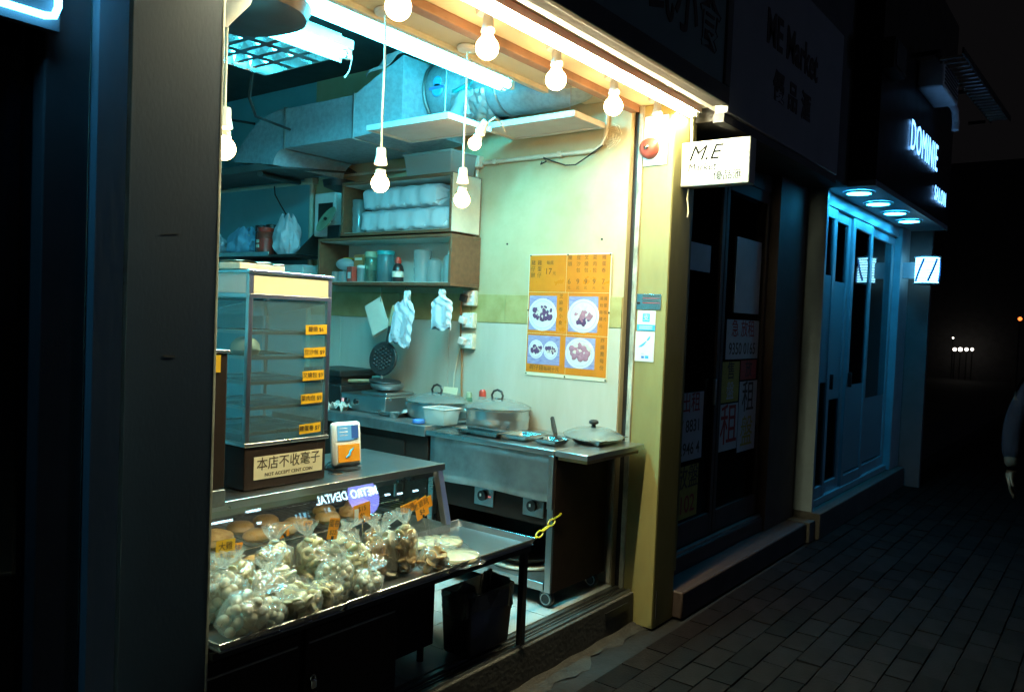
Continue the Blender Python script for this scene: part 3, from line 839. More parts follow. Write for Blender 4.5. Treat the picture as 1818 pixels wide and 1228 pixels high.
def elbow(u, v):
    a = v * 1.45
    cx_, cz_ = 4.071, 2.512 - 0.10
    prof = [(0, 0), (0, .236), (.55, .236), (.55, 0), (0, 0)]
    i = min(int(u * 4), 3); f = u * 4 - i
    dx = prof[i][0] * (1 - f) + prof[i + 1][0] * f
    dr = prof[i][1] * (1 - f) + prof[i + 1][1] * f
    r = 0.10 + dr * (1 + .75 * v * v)
    return (3.0 + dx, cx_ + r * math.sin(a), cz_ + r * math.cos(a))
el.grid(elbow, 5, 24)
el.build('elbow', 'galvanised', t)
t = thing('extract_hood', 'dark sheet metal hood under the duct at the rear of the shop', 'hood', (3.2, 5.0, 2.46))
b = MB()
b.add([(2.98, 4.13, 2.395), (3.645, 4.13, 2.475), (3.645, 6.1, 2.475), (2.98, 6.1, 2.395), (2.98, 4.30, 2.44), (3.645, 4.30, 2.56), (3.645, 6.1, 2.56), (2.98, 6.1, 2.44)],
      [(0, 3, 2, 1), (4, 5, 6, 7), (0, 1, 5, 4), (3, 7, 6, 2), (0, 4, 7, 3), (1, 2, 6, 5)])
b.build('underside', 'ceiling_dark', t, smooth=False)
MB().tube([(3.0, 4.3, 2.38), (3.3, 4.5, 2.41), (3.6, 4.7, 2.45)], 0.02, 8).build('brace', 'black_plastic', t)
t = thing('extract_fan', 'drum-shaped extract fan with blue emblem between the ducts', 'fan', (3.42, 3.05, 2.6))
MB().lathe([(0.10, -.17), (0.16, -.15), (0.185, -.08), (0.19, 0), (0.185, .08), (0.17, .12)], (3.42, 3.05, 2.80), 36, Matrix.Rotation(-math.pi / 2, 4, 'X')).build('drum', 'galvanised', t)
MB().torus((3.42, 3.15, 2.80), 0.19, 0.008, 32, 8, Matrix.Rotation(math.pi / 2, 4, 'X')).build('clamp_ring', 'steel_worn', t)
b = MB()
for dy, dz, r in ((0, .03, .03), (0, -.015, .038)):
    b.lathe([(r, -.002), (r * .9, .003)], (3.231, 3.05 + dy, 2.79 + dz), 20, Matrix.Rotation(-math.pi / 2, 4, 'Y'))
b.build('emblem', 'blue_print', t)
MB().box((3.228, 3.05, 2.785), (.004, .11, .014)).build('emblem_bar', 'blue_plastic', t)
t = thing('round_duct', 'fat round silver duct running to the front above the grilles', 'duct', (3.44, 2.5, 2.6))
pts = [(3.44, 2.92, 2.80), (3.44, 2.75, 2.795), (3.44, 2.55, 2.785), (3.44, 2.40, 2.785), (3.45, 2.30, 2.80), (3.47, 2.235, 2.84), (3.48, 2.21, 2.90), (3.48, 2.2, 3.0)]
MB().tube(pts, [.155, .150, .148, .145, .143, .14, .14, .14], 28).build('pipe', 'galvanised', t)
for y in (2.86, 2.70):
    MB().torus((3.44, y, 2.80 - (2.92 - y) * .03), 0.155, 0.006, 28, 6, Matrix.Rotation(math.pi / 2, 4, 'X')).build('joint_band', 'steel_worn', t)
b = MB()
def wrap(u, v):
    a = -2.9 + u * 2.6
    r = 0.165 + 0.012 * math.sin(u * 23 + v * 5) * math.sin(v * 17)
    return (3.44 + r * math.cos(a), 2.76 + v * 0.16, 2.80 + r * math.sin(a) * 1.05)
b.grid(wrap, 24, 12)
b.build('foil_patch', 'silver_wrap', t)
def plastic_sheet(name, label, org, du, dv, m, amp=.02, cat='plastic bag', n=14, f=1.0):
    b = MB()
    du, dv = Vector(du), Vector(dv)
    nn = du.cross(dv).normalized()
    def fn(u, v):
        p = Vector(org) + du * u * (1 - .25 * v * math.sin(3 * v * f)) + dv * v
        p += nn * amp * (math.sin(u * 9 * f + v * 4) + .6 * math.sin(v * 13 + u * 5 * f))
        return tuple(p)
    b.grid(fn, n, n)
    o = b.build(name, m)
    so = o.modifiers.new('thickness', 'SOLIDIFY'); so.thickness = 0.0012
    return tag(o, label, cat)
plastic_sheet('plastic_scrap', 'crumpled clear plastic hung at the fan below the twin tubes', (3.22, 2.94, 2.74), (0, -.16, 0), (0, 0, -.13), 'film_foam', .012)
plastic_sheet('teal_strip', 'small teal plastic strip hung beside the fan drum', (3.24, 2.95, 2.765), (0, -.15, .02), (0, 0, -.035), 'teal_plastic', .004, 'plastic strip')
plastic_sheet('plastic_wrap', 'crumpled plastic film caught on top of the duct transition', (3.0, 3.36, 2.83), (0, -.30, .1), (.05, 0, .06), 'film_foam', .012)
def grille(label, cx_, cy_, z, sx, sy):
    t = thing('ceiling_grille', label, 'grille', (cx_, cy_, z), group='white grilles under the ducts')
    for d in ((-sx / 2, -sx / 2 + .018, -sy / 2, sy / 2), (sx / 2 - .018, sx / 2, -sy / 2, sy / 2), (-sx / 2 + .018, sx / 2 - .018, -sy / 2, -sy / 2 + .018), (-sx / 2 + .018, sx / 2 - .018, sy / 2 - .018, sy / 2)):
        MB().span(*d, 0, .03).build('frame', 'white_metal', t, world=False, bevel=0.002)
    s = MB()
    n = 16
    for k in range(n):
        x = -sx / 2 + .026 + (sx - .052) * k / (n - 1)
        s.box((x, 0, .012), (.011, sy - .037, .004), (0, 0.5, 0))
    s.build('slats', 'white_plastic', t, world=False)['kind'] = 'stuff'
    MB().span(-sx / 2 + .019, sx / 2 - .019, -sy / 2 + .019, sy / 2 - .019, .022, .026).build('backing', 'white_plastic', t, world=False)
    for sx_, sy_ in ((-1, -1), (1, 1)):
        MB().tube([(sx_ * (sx / 2 - .02), sy_ * (sy / 2 - .04), .03), (sx_ * (sx / 2 - .02), sy_ * (sy / 2 - .04), .30)], .002, 6).build('hanger', 'steel_worn', t, world=False)
    return t
grille('white slatted grille hanging left, above the wall cabinet', 3.07, 2.95, 2.505, .335, .58)
grille('white slatted grille hanging right, nearest the soffit', 3.455, 2.50, 2.55, .29, .60)

# conduits and wires on the wall
t = thing('wall_conduit', 'cream conduit with junction box running along the side wall to the sockets', 'conduit', (3.63, 2.8, 2.4))
MB().tube([(3.636, 3.05, 2.45), (3.636, 2.34, 2.449), (3.636, 2.28, 2.452), (3.636, 2.235, 2.475), (3.636, 2.215, 2.52), (3.636, 2.21, 2.66)], 0.012, 10).build('pipe', 'cream_plastic', t)
MB().tube([(3.636, 3.085, 2.42), (3.636, 3.085, 1.71)], 0.011, 10).build('pipe', 'cream_plastic', t)
MB().span(3.60, 3.65, 3.045, 3.125, 2.42, 2.49).build('junction_box', 'cream_plastic', t, bevel=0.006)
for y, z in ((2.95, 2.45), (2.5, 2.45), (3.085, 2.25), (3.085, 1.95)):
    MB().box((3.637, y, z), (.03, .03, .03)).build('clip', 'cream_plastic', t, bevel=0.004)
t = thing('rear_conduit', 'pale conduit along the top and down the corner of the rear side wall', 'conduit', (3.63, 5, 2.4))
MB().tube([(3.64, 4.60, 2.45), (3.64, 6.1, 2.455)], 0.014, 10).build('pipe', 'cream_plastic', t)
MB().tube([(3.63, 4.585, 2.45), (3.63, 4.585, 1.0)], 0.018, 10).build('pipe', 'cream_plastic', t)
MB().span(3.60, 3.65, 4.55, 4.64, 2.43, 2.48).build('elbow_box', 'cream_plastic', t, bevel=0.005)
o = MB().tube([(3.62, 3.2, 2.46), (3.62, 4.0, 2.465), (3.62, 4.5, 2.46)], 0.010, 8).build('cable_trunking', 'cream_plastic'); tag(o, 'thin cream trunking high on the wall behind the clear storage box', 'trunking')
o = MB().tube([(3.60, 4.98, 2.44), (3.60, 4.97, 2.38), (3.60, 4.90, 2.30), (3.58, 4.80, 2.22), (3.57, 4.74, 2.10)], 0.005, 6).build('hanging_wire', 'black_plastic'); tag(o, 'black wire hanging down the rear wall above the steel shelf', 'wire')
w_ = MB()
w_.tube([(3.635, 2.62, 2.42), (3.60, 2.60, 2.40), (3.61, 2.57, 2.415), (3.62, 2.6, 2.44), (3.63, 2.55, 2.42), (3.62, 2.45, 2.385), (3.61, 2.38, 2.38), (3.61, 2.30, 2.42), (3.62, 2.22, 2.47)], 0.004, 6)
o = w_.build('loose_cable', 'black_plastic'); tag(o, 'loose dark cable looping under the right grille', 'cable')
w_ = MB()
for k in range(4):
    p = [(3.63 - .01 * k, 2.19 - .02 * k + .03 * math.sin(i * 1.3 + k), 2.46 + .012 * i + .02 * math.sin(i * 1.9 + k * 2)) for i in range(9)]
    w_.tube(p, .002, 5)
o = w_.build('wire_tangle', 'copper_pale'); tag(o, 'tangle of thin wires where the wall meets the soffit', 'wires')

# ================================================================== FRONT COUNTER
ct = thing('display_counter', 'stainless glass-fronted bakery counter with dark cupboard base', 'counter', (1.95, 2.4, 0.18))
MB().span(1.245, 2.633, 2.372, 2.875, 0.872, 0.900).build('counter_top', 'steel', ct, bevel=0.005)
MB().span(1.245, 2.636, 2.3555, 2.3715, 0.872, 0.902).build('top_edge', 'steel', ct, bevel=0.002)
b = MB(); b.add([(1.25, 2.3645, .871), (2.60, 2.3645, .871), (2.60, 2.3086, .642), (1.25, 2.3086, .642), (1.25, 2.3685, .870), (2.60, 2.3685, .870), (2.60, 2.3126, .641), (1.25, 2.3126, .641)],
      [(0, 3, 2, 1), (4, 5, 6, 7), (0, 1, 5, 4), (3, 7, 6, 2), (0, 4, 7, 3), (1, 2, 6, 5)])
b.build('front_glass', 'glass_case', ct, smooth=False)
b = MB(); b.add([(2.602, 2.368, .872), (2.634, 2.368, .872), (2.634, 2.305, .642), (2.602, 2.305, .642), (2.602, 2.40, .872), (2.634, 2.40, .872), (2.634, 2.337, .642), (2.602, 2.337, .642)],
      [(0, 3, 2, 1), (4, 5, 6, 7), (0, 1, 5, 4), (3, 7, 6, 2), (0, 4, 7, 3), (1, 2, 6, 5)])
b.build('corner_post', 'steel', ct, bevel=0.002)
MB().span(2.622, 2.627, 2.405, 2.84, .66, .87).build('end_glass', 'glass', ct)
MB().span(2.602, 2.634, 2.842, 2.875, .642, .871).build('corner_post', 'steel', ct, bevel=0.002)
MB().span(1.245, 2.634, 2.31, 2.875, 0.605, 0.640).build('case_floor', 'steel_worn', ct, bevel=0.003)
MB().span(1.30, 2.58, 2.862, 2.866, .642, .87).build('back_panel', 'steel_worn', ct)
MB().cyl((1.93, 2.392, .861), .006, 1.28, 'x', 10).build('case_lamp', 'case_glow', ct)
MB().span(1.27, 2.59, 2.381, 2.384, .845, .871).build('lamp_shade', 'steel', ct)
# wire shelf for the buns
ws = MB()
for k in range(44):
    x = 1.32 + k * 0.029
    ws.tube([(x, 2.41, .707), (x, 2.82, .707)], .0016, 5)
ws.build('shelf_wires', 'chrome', ct)['kind'] = 'stuff'
for y in (2.41, 2.60, 2.82):
    MB().tube([(1.30, y, .703), (2.60, y, .703)], .004, 6).build('shelf_bar', 'chrome', ct)
bs = MB().span(1.245, 2.03, 2.015, 2.86, 0.19, 0.575).build('base_cupboard', 'dark_panel', ct, bevel=0.004)
for x0, x1 in ((1.25, 1.60), (1.605, 2.02)):
    d = MB().span(x0 + .01, x1 - .01, 2.001, 2.014, 0.215, 0.545).build('cupboard_door', 'dark_panel', ct, bevel=0.004)
    MB().span(x0 + .02, x1 - .02, 1.997, 2.001, 0.50, 0.506).build('door_moulding', 'steel_worn', d)
lk = MB().box((1.64, 1.992, .37), (.022, .018, .03)).build('padlock', 'chrome', ct, bevel=0.004)
MB().torus((1.64, 1.992, .388), .009, .0025, 14, 6, Matrix.Rotation(math.pi / 2, 4, 'X')).build('shackle', 'chrome', lk)
MB().box((1.64, 1.997, .335), (.035, .006, .006)).build('hasp', 'chrome', lk)
MB().span(2.034, 2.34, 2.12, 2.86, 0.25, 0.578).build('rear_unit', 'dark_panel', ct, bevel=0.004)
MB().span(2.3405, 2.345, 2.13, 2.85, 0.255, 0.575).build('unit_side', 'steel_worn', ct)
for x, y in ((2.08, 2.16), (2.31, 2.16)):
    MB().cyl((x, y, .225), .014, .09, n=10).build('foot', 'black_plastic', ct)
rack = MB(); rack.span(1.245, 2.72, 1.935, 1.955, .582, .602); rack.span(1.245, 2.72, 2.285, 2.303, .582, .602)
rack.span(2.70, 2.72, 1.955, 2.285, .582, .602); rack.span(2.20, 2.22, 1.955, 2.285, .582, .602)
rack.build('tray_rail', 'dark_steel', ct)
for x, y in ((2.70, 1.955), (2.22, 2.25)):
    MB().span(x - .014, x + .014, y - .014, y + .014, .185, .581).build('rail_leg', 'dark_steel', ct, bevel=0.002)

def tray(label, x0, x1, y0, y1, z=.604):
    t = thing('baking_tray', label, 'tray', ((x0 + x1) / 2, (y0 + y1) / 2, z), group='baking trays along the counter front')
    a, b_ = (x1 - x0) / 2, (y1 - y0) / 2
    MB().span(-a + .004, a - .004, -b_ + .004, b_ - .004, 0, .003).build('tray_base', 'steel', t, world=False)
    r = MB()
    for (xa, xb, ya, yb, da, db) in ((-a, a, -b_, -b_, 0, 1), (-a, a, b_, b_, 0, -1), (-a, -a, -b_, b_, 1, 0), (a, a, -b_, b_, -1, 0)):
        i = .012
        r.add([(xa, ya, .026), (xb, yb, .026), (xb + (da * i if da else -math.copysign(i, xb)), yb + (db * i if db else -math.copysign(i, yb)), .003),
               (xa + (da * i if da else -math.copysign(i, xa)), ya + (db * i if db else -math.copysign(i, ya)), .003)], [(0, 1, 2, 3)])
    o = r.build('tray_wall', 'steel', t, world=False, smooth=False)
    so = o.modifiers.new('thickness', 'SOLIDIFY'); so.thickness = .0016
    MB().tube([(-a, -b_, .026), (a, -b_, .026), (a, b_, .026), (-a, b_, .026)], .0028, 6, closed=True).build('rolled_rim', 'steel_bright', t, world=False)
    return t
tray('stainless tray at the left end, holding bags of white balls', 1.252, 1.702, 1.915, 2.30)
tray('stainless tray in the middle under the upright cookie bags', 1.708, 2.205, 1.92, 2.30)
tray('stainless tray at the right end with flat cakes, half empty', 2.21, 2.745, 1.93, 2.362)

# ---- bags of snacks
def disc_mesh(nm, m, r, h):
    return MB().lathe([(r * .02, -h / 2), (r * .8, -h / 2), (r * .97, -h * .3), (r, 0), (r * .95, h * .32), (r * .7, h * .5), (r * .02, h * .46)], n=14).mesh(nm, m)
def ball_mesh(nm, m, r): return MB().ball((0, 0, 0), r, 12, 8, (1, .92, .86)).mesh(nm, m)
def ring_mesh(nm, m, R, r): return MB().torus((0, 0, 0), R, r, 14, 8).mesh(nm, m)
SN = {
 'ball': (ball_mesh('ball', 'snack_white', .0175), 'snack_ball', .034),
 'sball': (ball_mesh('ball', 'snack_white', .0125), 'snack_ball', .0245),
 'coin': (disc_mesh('coin', 'snack_tan', .0205, .012), 'biscuit', .026),
 'brown': (disc_mesh('coin', 'snack_brown', .021, .010), 'biscuit', .025),
 'cream': (disc_mesh('coin', 'snack_cream', .022, .015), 'biscuit', .029),
 'big': (disc_mesh('coin', 'snack_white', .030, .012), 'biscuit', .030),
 'ring': (ring_mesh('ring', 'snack_cream', .0165, .0095), 'ring_biscuit', .033),
}
def hsh(*a):
    return (math.sin(sum(v * k for v, k in zip(a, (12.9898, 78.233, 37.719, 3.17)))) * 43758.5453) % 1.0
def bag(label, x, y, kind, rx, ry, h, lean=(0, 0, 0), neck=.78, tail=.05, z=.612, n=40, fill=.72, seed=1, tied=True):
    t = thing('snack_bag', label, 'bag', (x, y, z), group='clear bags of snacks on the trays', rot=lean)
    rnd = random.Random(seed)
    ph = [rnd.uniform(0, 6.28) for _ in range(8)]
    def rad(v):                                         # radius factor over height
        if v < .10: return .55 + .45 * math.sin(v / .10 * math.pi / 2)
        if v < neck - .22: return 1.0
        if v < neck: return 1.0 - .86 * (0.5 - .5 * math.cos((v - neck + .22) / .22 * math.pi))
        return .14 + .55 * ((v - neck) / (1 - neck)) ** .8
    H = h + tail
    def fn(u, v):
        a = u * 2 * math.pi
        k = rad(v)
        fold = 1 + .035 * math.sin(7 * a + ph[0] + 5 * v) + .03 * math.sin(13 * a + ph[1] - 9 * v) + .02 * math.sin(21 * a + 12 * v + ph[6])
        if v > neck - .25: fold += (.22 if v > neck - .05 else .10) * math.sin(9 * a + ph[2]) * min(1, (v - neck + .25) * 4)
        px = rx * k * fold * math.cos(a) + (.012 * math.sin(v * 9 + ph[3]) if v > .6 else 0)
        py = ry * k * fold * math.sin(a) + (.012 * math.sin(v * 8 + ph[4]) if v > .6 else 0)
        if v > neck: px += (v - neck) * .12 * math.cos(ph[5]); py += (v - neck) * .12 * math.sin(ph[5])
        return (px, py, .001 + H * v)
    b = MB()
    b.grid(fn, 40, 26, closed_u=True)
    b.f.append(tuple(range(39, -1, -1)))
    b.build('bag_film', 'film', t, world=False)
    if tied:
        MB().torus((.0, .0, H * neck), rx * .15, .003, 12, 6).build('tie', 'white_plastic', t, world=False)
    me, nm, d = SN[kind]
    pts = []
    for _ in range(2600):
        if len(pts) >= n: break
        a, q = rnd.uniform(0, 6.283), math.sqrt(rnd.random()) if rnd.random() < .35 else rnd.uniform(.72, 1.0)
        zz = d * .5 + rnd.random() * (H * fill - d * .6)
        k = rad(zz / H)
        ex, ey = max(rx * k - d * .52, .003), max(ry * k - d * .52, .003)
        p = Vector((ex * q * math.cos(a), ey * q * math.sin(a), zz))
        if all((p - o).length > d * .86 for o, _ in pts):
            pts.append((p, a))
    for p, a in pts:
        if kind in ('ball', 'sball'): rt = (rnd.uniform(0, 3), rnd.uniform(0, 3), 0)
        elif rnd.random() < .55: rt = (math.pi / 2 + rnd.gauss(0, .35), 0, a + math.pi / 2 + rnd.gauss(0, .3))
        else: rt = (rnd.gauss(0, .5), rnd.gauss(0, .5), 0)
        s = rnd.uniform(.9, 1.08)
        inst(nm, me, t, p, rt, (s, s, s))
    return t
BAGS = [
 ('bag of large white balls lying at the front left corner of the trays', 1.345, 1.985, 'ball', .062, .050, .125, (0.35, 0.30, .1), 34),
 ('upright bag of tan coin biscuits behind the bag of white balls', 1.470, 2.045, 'coin', .048, .042, .150, (0.06, -.04, .3), 44),
 ('plump bag of tan biscuits lying alone at the front of the left tray', 1.555, 1.985, 'cream', .062, .052, .090, (0.25, 0.1, -.4), 34),
 ('bag of pale balls behind the front left corner bag', 1.375, 2.115, 'ball', .058, .046, .150, (0.05, .06, 0), 34),
 ('cloudy bag of pale biscuits in the middle of the left tray', 1.575, 2.115, 'big', .052, .046, .125, (0.1, 0, .8), 24),
 ('bag of small white balls leaning across the tray joint', 1.745, 2.035, 'sball', .058, .045, .150, (0.30, -.28, .1), 70),
 ('bag of ring biscuits at the back of the left tray', 1.655, 2.235, 'ring', .055, .048, .150, (0.0, .05, .2), 30),
 ('upright bag of pale ring biscuits at the middle tray front', 1.858, 2.045, 'ring', .043, .040, .160, (-.02, .03, .5), 30),
 ('tall bag of dark brown coin biscuits between rings and pale discs', 1.938, 2.050, 'brown', .038, .036, .170, (0.02, .0, .2), 46),
 ('bag of large pale disc biscuits right of the dark brown ones', 2.018, 2.070, 'big', .040, .038, .165, (0.0, .06, .6), 26),
 ('bag of tan biscuits with a tall twisted plastic tail', 2.090, 2.050, 'coin', .042, .038, .140, (0.05, -.08, .1), 34),
 ('bag of brown biscuits lying nearest the flat cakes', 2.150, 1.985, 'brown', .056, .044, .080, (0.35, 0.15, .6), 30),
 ('bag of ring biscuits at the back above the small white balls', 1.800, 2.205, 'ring', .050, .045, .150, (0.0, -.03, .1), 28),
 ('bag of yellowish disc biscuits at the back left', 1.505, 2.225, 'cream', .052, .046, .140, (0.02, 0, .9), 30),
 ('bag of pale biscuits at the back behind the dark brown ones', 1.935, 2.205, 'cream', .050, .044, .150, (-.03, .04, .3), 26),
 ('bag of brown biscuits at the back near the flat cakes', 2.075, 2.185, 'brown', .046, .042, .130, (0, .05, .7), 28),
 ('bag of white balls lying at the tray front between two biscuit bags', 1.425, 1.968, 'ball', .050, .042, .080, (.30, .25, .5), 22),
 ('small bag of cream rings lying across the front of the tray joint', 1.665, 1.985, 'ring', .048, .040, .075, (.32, -.1, -.3), 18),
 ('bag of pale balls squeezed against the grey pillar', 1.325, 2.125, 'ball', .050, .045, .130, (.05, .1, .2), 28),
 ('bag of small balls at the front of the middle tray', 1.830, 1.978, 'sball', .046, .038, .075, (.35, .05, .4), 40),
 ('bag of white discs at the far back left beside the yellow tag', 1.385, 2.245, 'big', .052, .042, .120, (0, -.05, .2), 24),
]
for i, (lab, x, y, k, rx, ry, h, ln, n) in enumerate(BAGS):
    tail = .10 if i in (10,) else (.040 if i % 3 else .055)
    bag('clear ' + lab, x, y, k, rx * 1.2, ry * 1.2, h, ln, n=n, seed=i * 7 + 3, tail=tail, tied=i not in (2, 5, 11, 0))

# ---- flat wrapped cakes
for i, (x, y, r, lab) in enumerate(((2.435, 2.185, .090, 'flat pale round cake in film, farther one on the right tray'),
        (2.335, 2.015, .092, 'flat pale round cake in film, nearest the tray front'),
        (2.330, 2.262, .086, 'flat pale round cake in film, tucked behind the snack bags'))):
    t = thing('flat_cake', lab, 'cake', (x, y, .609), group='flat wrapped cakes', rz=i * 1.1)
    MB().lathe([(r * .5, 0), (r * .93, .004), (r, .014), (r * .96, .024), (r * .7, .030), (r * .3, .0315), (.0005, .032)], n=36).build('cake', 'cake_pale', t, world=False)
    b = MB()
    def wr(u, v, r=r, i=i):
        a = u * 2 * math.pi
        rr = [0.0005, r * .6, r * 1.0, r * 1.08, r * 1.22][min(int(v * 4), 4)]
        zz = [.0345, .034, .026, .008, .004][min(int(v * 4), 4)]
        q = 1 + (.06 * math.sin(5 * a + i) + .04 * math.sin(11 * a)) * (v > .7) + (.25 * max(0, math.cos(a - 1 - i)) if v > .95 else 0)
        return (rr * q * math.cos(a), rr * q * math.sin(a), zz + .003 * math.sin(9 * a + v * 20) * (v > .3))
    b.grid(wr, 40, 5, closed_u=True)
    b.build('wrap', 'film_flat', t, world=False)

# ---- buns behind the glass
bun_me = MB().lathe([(.02, 0), (.05, .002), (.060, .016), (.057, .032), (.042, .046), (.02, .052), (.0005, .053)], n=22).mesh('bun_crumb', 'bread')
top_b = MB()
def crust(u, v):
    a = u * 6.2832; r = .0005 + .056 * v
    return (r * math.cos(a), r * math.sin(a), .058 - .020 * v * v + .004 * math.sin(7 * a + v * 12) * math.sin(v * 9) * v)
top_b.grid(crust, 28, 9, closed_u=True)
crust_me = top_b.mesh('bun_crust', 'bread_top')
for i, (x, y, s, lab) in enumerate(((1.60, 2.50, 1.18, 'large crusty topped bun at the far left behind the glass'),
        (1.755, 2.47, .85, 'round golden bun right of the crusty one behind the glass'),
        (1.775, 2.60, .85, 'golden bun at the rear left behind the glass'),
        (1.865, 2.47, .92, 'shiny golden bun near the small orange tags'),
        (1.955, 2.50, .90, 'golden bun in the middle of the wire shelf'),
        (1.90, 2.62, .85, 'golden bun in the rear middle of the wire shelf'),
        (2.105, 2.50, .85, 'tan bun left of the pair under the purple reflection'),
        (2.225, 2.49, .95, 'left bun of the pair under the purple reflection'),
        (2.315, 2.56, .95, 'right bun of the pair under the purple reflection'),
        (2.17, 2.60, .80, 'small bun at the rear near the pair'))):
    t = thing('bun', lab, 'bun', (x, y, .710), group='buns on the wire shelf', rz=i)
    t.scale = (s, s, s * .9)
    inst('crumb', bun_me, t)
    if i in (0, 7, 8): inst('crust', crust_me, t, (0, 0, 0.0))
for i, (x, y, s, lab) in enumerate(((1.58, 2.40, 1.0, 'pale roll low on the case floor behind the yellow tag'), (1.69, 2.39, .9, 'tan roll low on the case floor beside the small tag'))):
    t = thing('roll', lab, 'bread', (x, y, .641), group='rolls on the case floor')
    MB().ball((0, 0, .026 * s), .03 * s, 18, 12, (1.7, 1, .85)).build('crumb', 'bread', t, world=False)
    MB().ball((0, 0, .046 * s), .012 * s, 12, 8, (3.2, .35, .5)).build('score_mark', 'cake_pale', t, world=False)

# ---- price tags on little stands
def price_tag(label, x, y, z, wd, h, lines, ry=0.0, rz=0.0, m='orange_card', zfoot=.612):
    t = thing('price_tag', label, 'price tag', (x, y, zfoot), rot=(0, ry, rz), group='handwritten price tags')
    zc = z - zfoot
    MB().box((0, 0, zc), (wd, .0012, h)).build('card', m, t, world=False)
    MB().tube([(0, .0015, 0), (0, .0015, zc)], .0015, 6).build('stem', 'chrome', t, world=False)
    MB().box((0, -.002, zc - h / 2 + .006), (.008, .006, .012)).build('clip', 'black_plastic', t, world=False)
    for k, s in enumerate(lines):
        hh = h * .8 / len(lines)
        text('handwriting', s, min(hh * .9, wd * 1.3 / len(s)), 'ink', t, (0, -.0008, zc + h * .42 - hh * (k + .5)), world=False, ext=.0001)
    return t
price_tag('bright yellow handwritten price tag at the left end of the trays', 1.432, 2.19, .790, .072, .076, ['大雞', '$20'], .06, .1, 'yellow_card')
price_tag('small pale orange tag beside the bright yellow one', 1.512, 2.25, .772, .045, .035, ['$8'], .1, .2)
price_tag('orange price tag among golden buns, left of two', 1.747, 2.27, .787, .042, .036, ['$6'], -.15, .1)
price_tag('orange price tag among golden buns, right of two', 1.803, 2.27, .790, .036, .034, ['$7'], .1, -.1)
price_tag('tall orange price tag tilted over the small white balls bag', 1.822, 2.17, .793, .050, .074, ['蛋卷', '$22'], .2, .1)
t_ = price_tag('orange price tag with torn white corner under the purple reflection', 2.052, 2.22, .808, .082, .072, ['$15', '包'], -.1, .0)
MB().box((-.030, -.0014, .188), (.02, .0012, .06), (0, .1, 0)).build('torn_corner', 'paper_white', t_, world=False)
price_tag('long low orange tag touching the large tilted tag', 2.385, 2.300, .762, .095, .040, ['豆沙燒餅'], -.16, 0)
price_tag('large orange tag tilted at the right end of the counter glass', 2.478, 2.298, .752, .075, .085, ['老婆餅', '$6'], -.32, 0)
price_tag('orange tag half hidden behind the large tilted tag', 2.505, 2.308, .762, .075, .050, ['$6'], -.25, 0)

# ---- bun steamer cabinet
sm = thing('bun_steamer', 'tall glass bun steamer with five yellow shelf tags on the counter', 'food warmer', (1.856, 2.645, .902))
x0, x1, y0, y1 = 1.674, 2.040, 2.442, 2.850
MB().span(x0 - .004, x1 + .006, y0 - .006, y1 + .004, 1.058, 1.072).build('base_plate', 'steel', sm, bevel=0.003)
bs = MB().span(x0, x1 - .005, y0, y1, .903, 1.057).build('base', 'dark_panel', sm, bevel=0.004)
sg = MB().span(1.712, 2.018, y0 - .003, y0 - .0008, .938, 1.020).build('notice', 'cream_sign', sm)
text('lettering', '本店不收毫子', .050, 'ink', sg, (1.865, y0 - .0034, .990), sx=.95)
text('lettering', 'NOT ACCEPT CENT COIN', .018, 'ink', sg, (1.865, y0 - .0034, .952))
for x in (x0 + .008, x1 - .008):
    for y in (y0 + .008, y1 - .008):
        MB().span(x - .009, x + .009, y - .009, y + .009, 1.073, 1.672).build('corner_post', 'steel', sm, bevel=0.0015)
tp = MB().span(x0 - .006, x1 + .008, y0 - .008, y1 + .006, 1.673, 1.685).build('roof', 'steel_bright', sm, bevel=0.003)
MB().span(x0 + .018, x1 - .018, y0 - .001, y0 + .006, 1.602, 1.672).build('front_lightbox', 'cream_sign', sm)
MB().span(x0 - .001, x0 + .006, y0 + .018, y1 - .018, 1.602, 1.672).build('side_lightbox', 'paper_white', sm)
for a in ((x0, x1, y0 - .003, y0 + .009), (x0 - .003, x0 + .009, y0 + .01, y1)):
    MB().span(*a, 1.586, 1.601).build('trim_bar', 'steel', sm, bevel=0.0015)
MB().span(x0 + .018, x1 - .018, y0 + .003, y0 + .007, 1.074, 1.585).build('front_pane', 'glass_steam', sm)
MB().span(x0 + .003, x0 + .007, y0 + .018, y1 - .018, 1.074, 1.585).build('side_pane', 'glass_steam', sm)
MB().span(x1 - .007, x1 - .003, y0 + .018, y1 - .018, 1.074, 1.585).build('side_pane', 'glass_steam', sm)
MB().box(((x0 + x1) / 2, y0 + .18, 1.55), (x1 - x0 - .04, .34, .003), (-.16, 0, 0)).build('drip_plate', 'steel_bright', sm)
for k, z in enumerate((1.462, 1.372, 1.282, 1.192, 1.102)):
    sh = MB()
    for y in (y0 + .022, y1 - .022): sh.span(x0 + .02, x1 - .02, y - .006, y + .006, z - .006, z + .006)
    for x in (x0 + .024, x1 - .024): sh.span(x - .005, x + .005, y0 + .029, y1 - .029, z - .006, z + .006)
    s_ = sh.build('shelf_frame', 'steel', sm)
    wr_ = MB()
    for q in range(22):
        x = x0 + .034 + q * (x1 - x0 - .068) / 21
        wr_.tube([(x, y0 + .028, z + .004), (x, y1 - .028, z + .004)], .0014, 5)
    o = wr_.build('wires', 'chrome', s_); o['kind'] = 'stuff'
for k, (z, s) in enumerate(((1.478, '饅頭 $6'), (1.392, '豆沙包 $9'), (1.305, '叉燒包 $9'), (1.218, '菜肉包 $9'), (1.105, '雞蛋卷 $7'))):
    c = MB().box((1.968 - .004 * k, y0 - .006, z), (.100, .0014, .036), (0, -.04, 0)).build('shelf_tag', 'yellow_card', sm)
    text('handwriting', s, .022, 'ink', c, (1.966 - .004 * k, y0 - .0070, z))
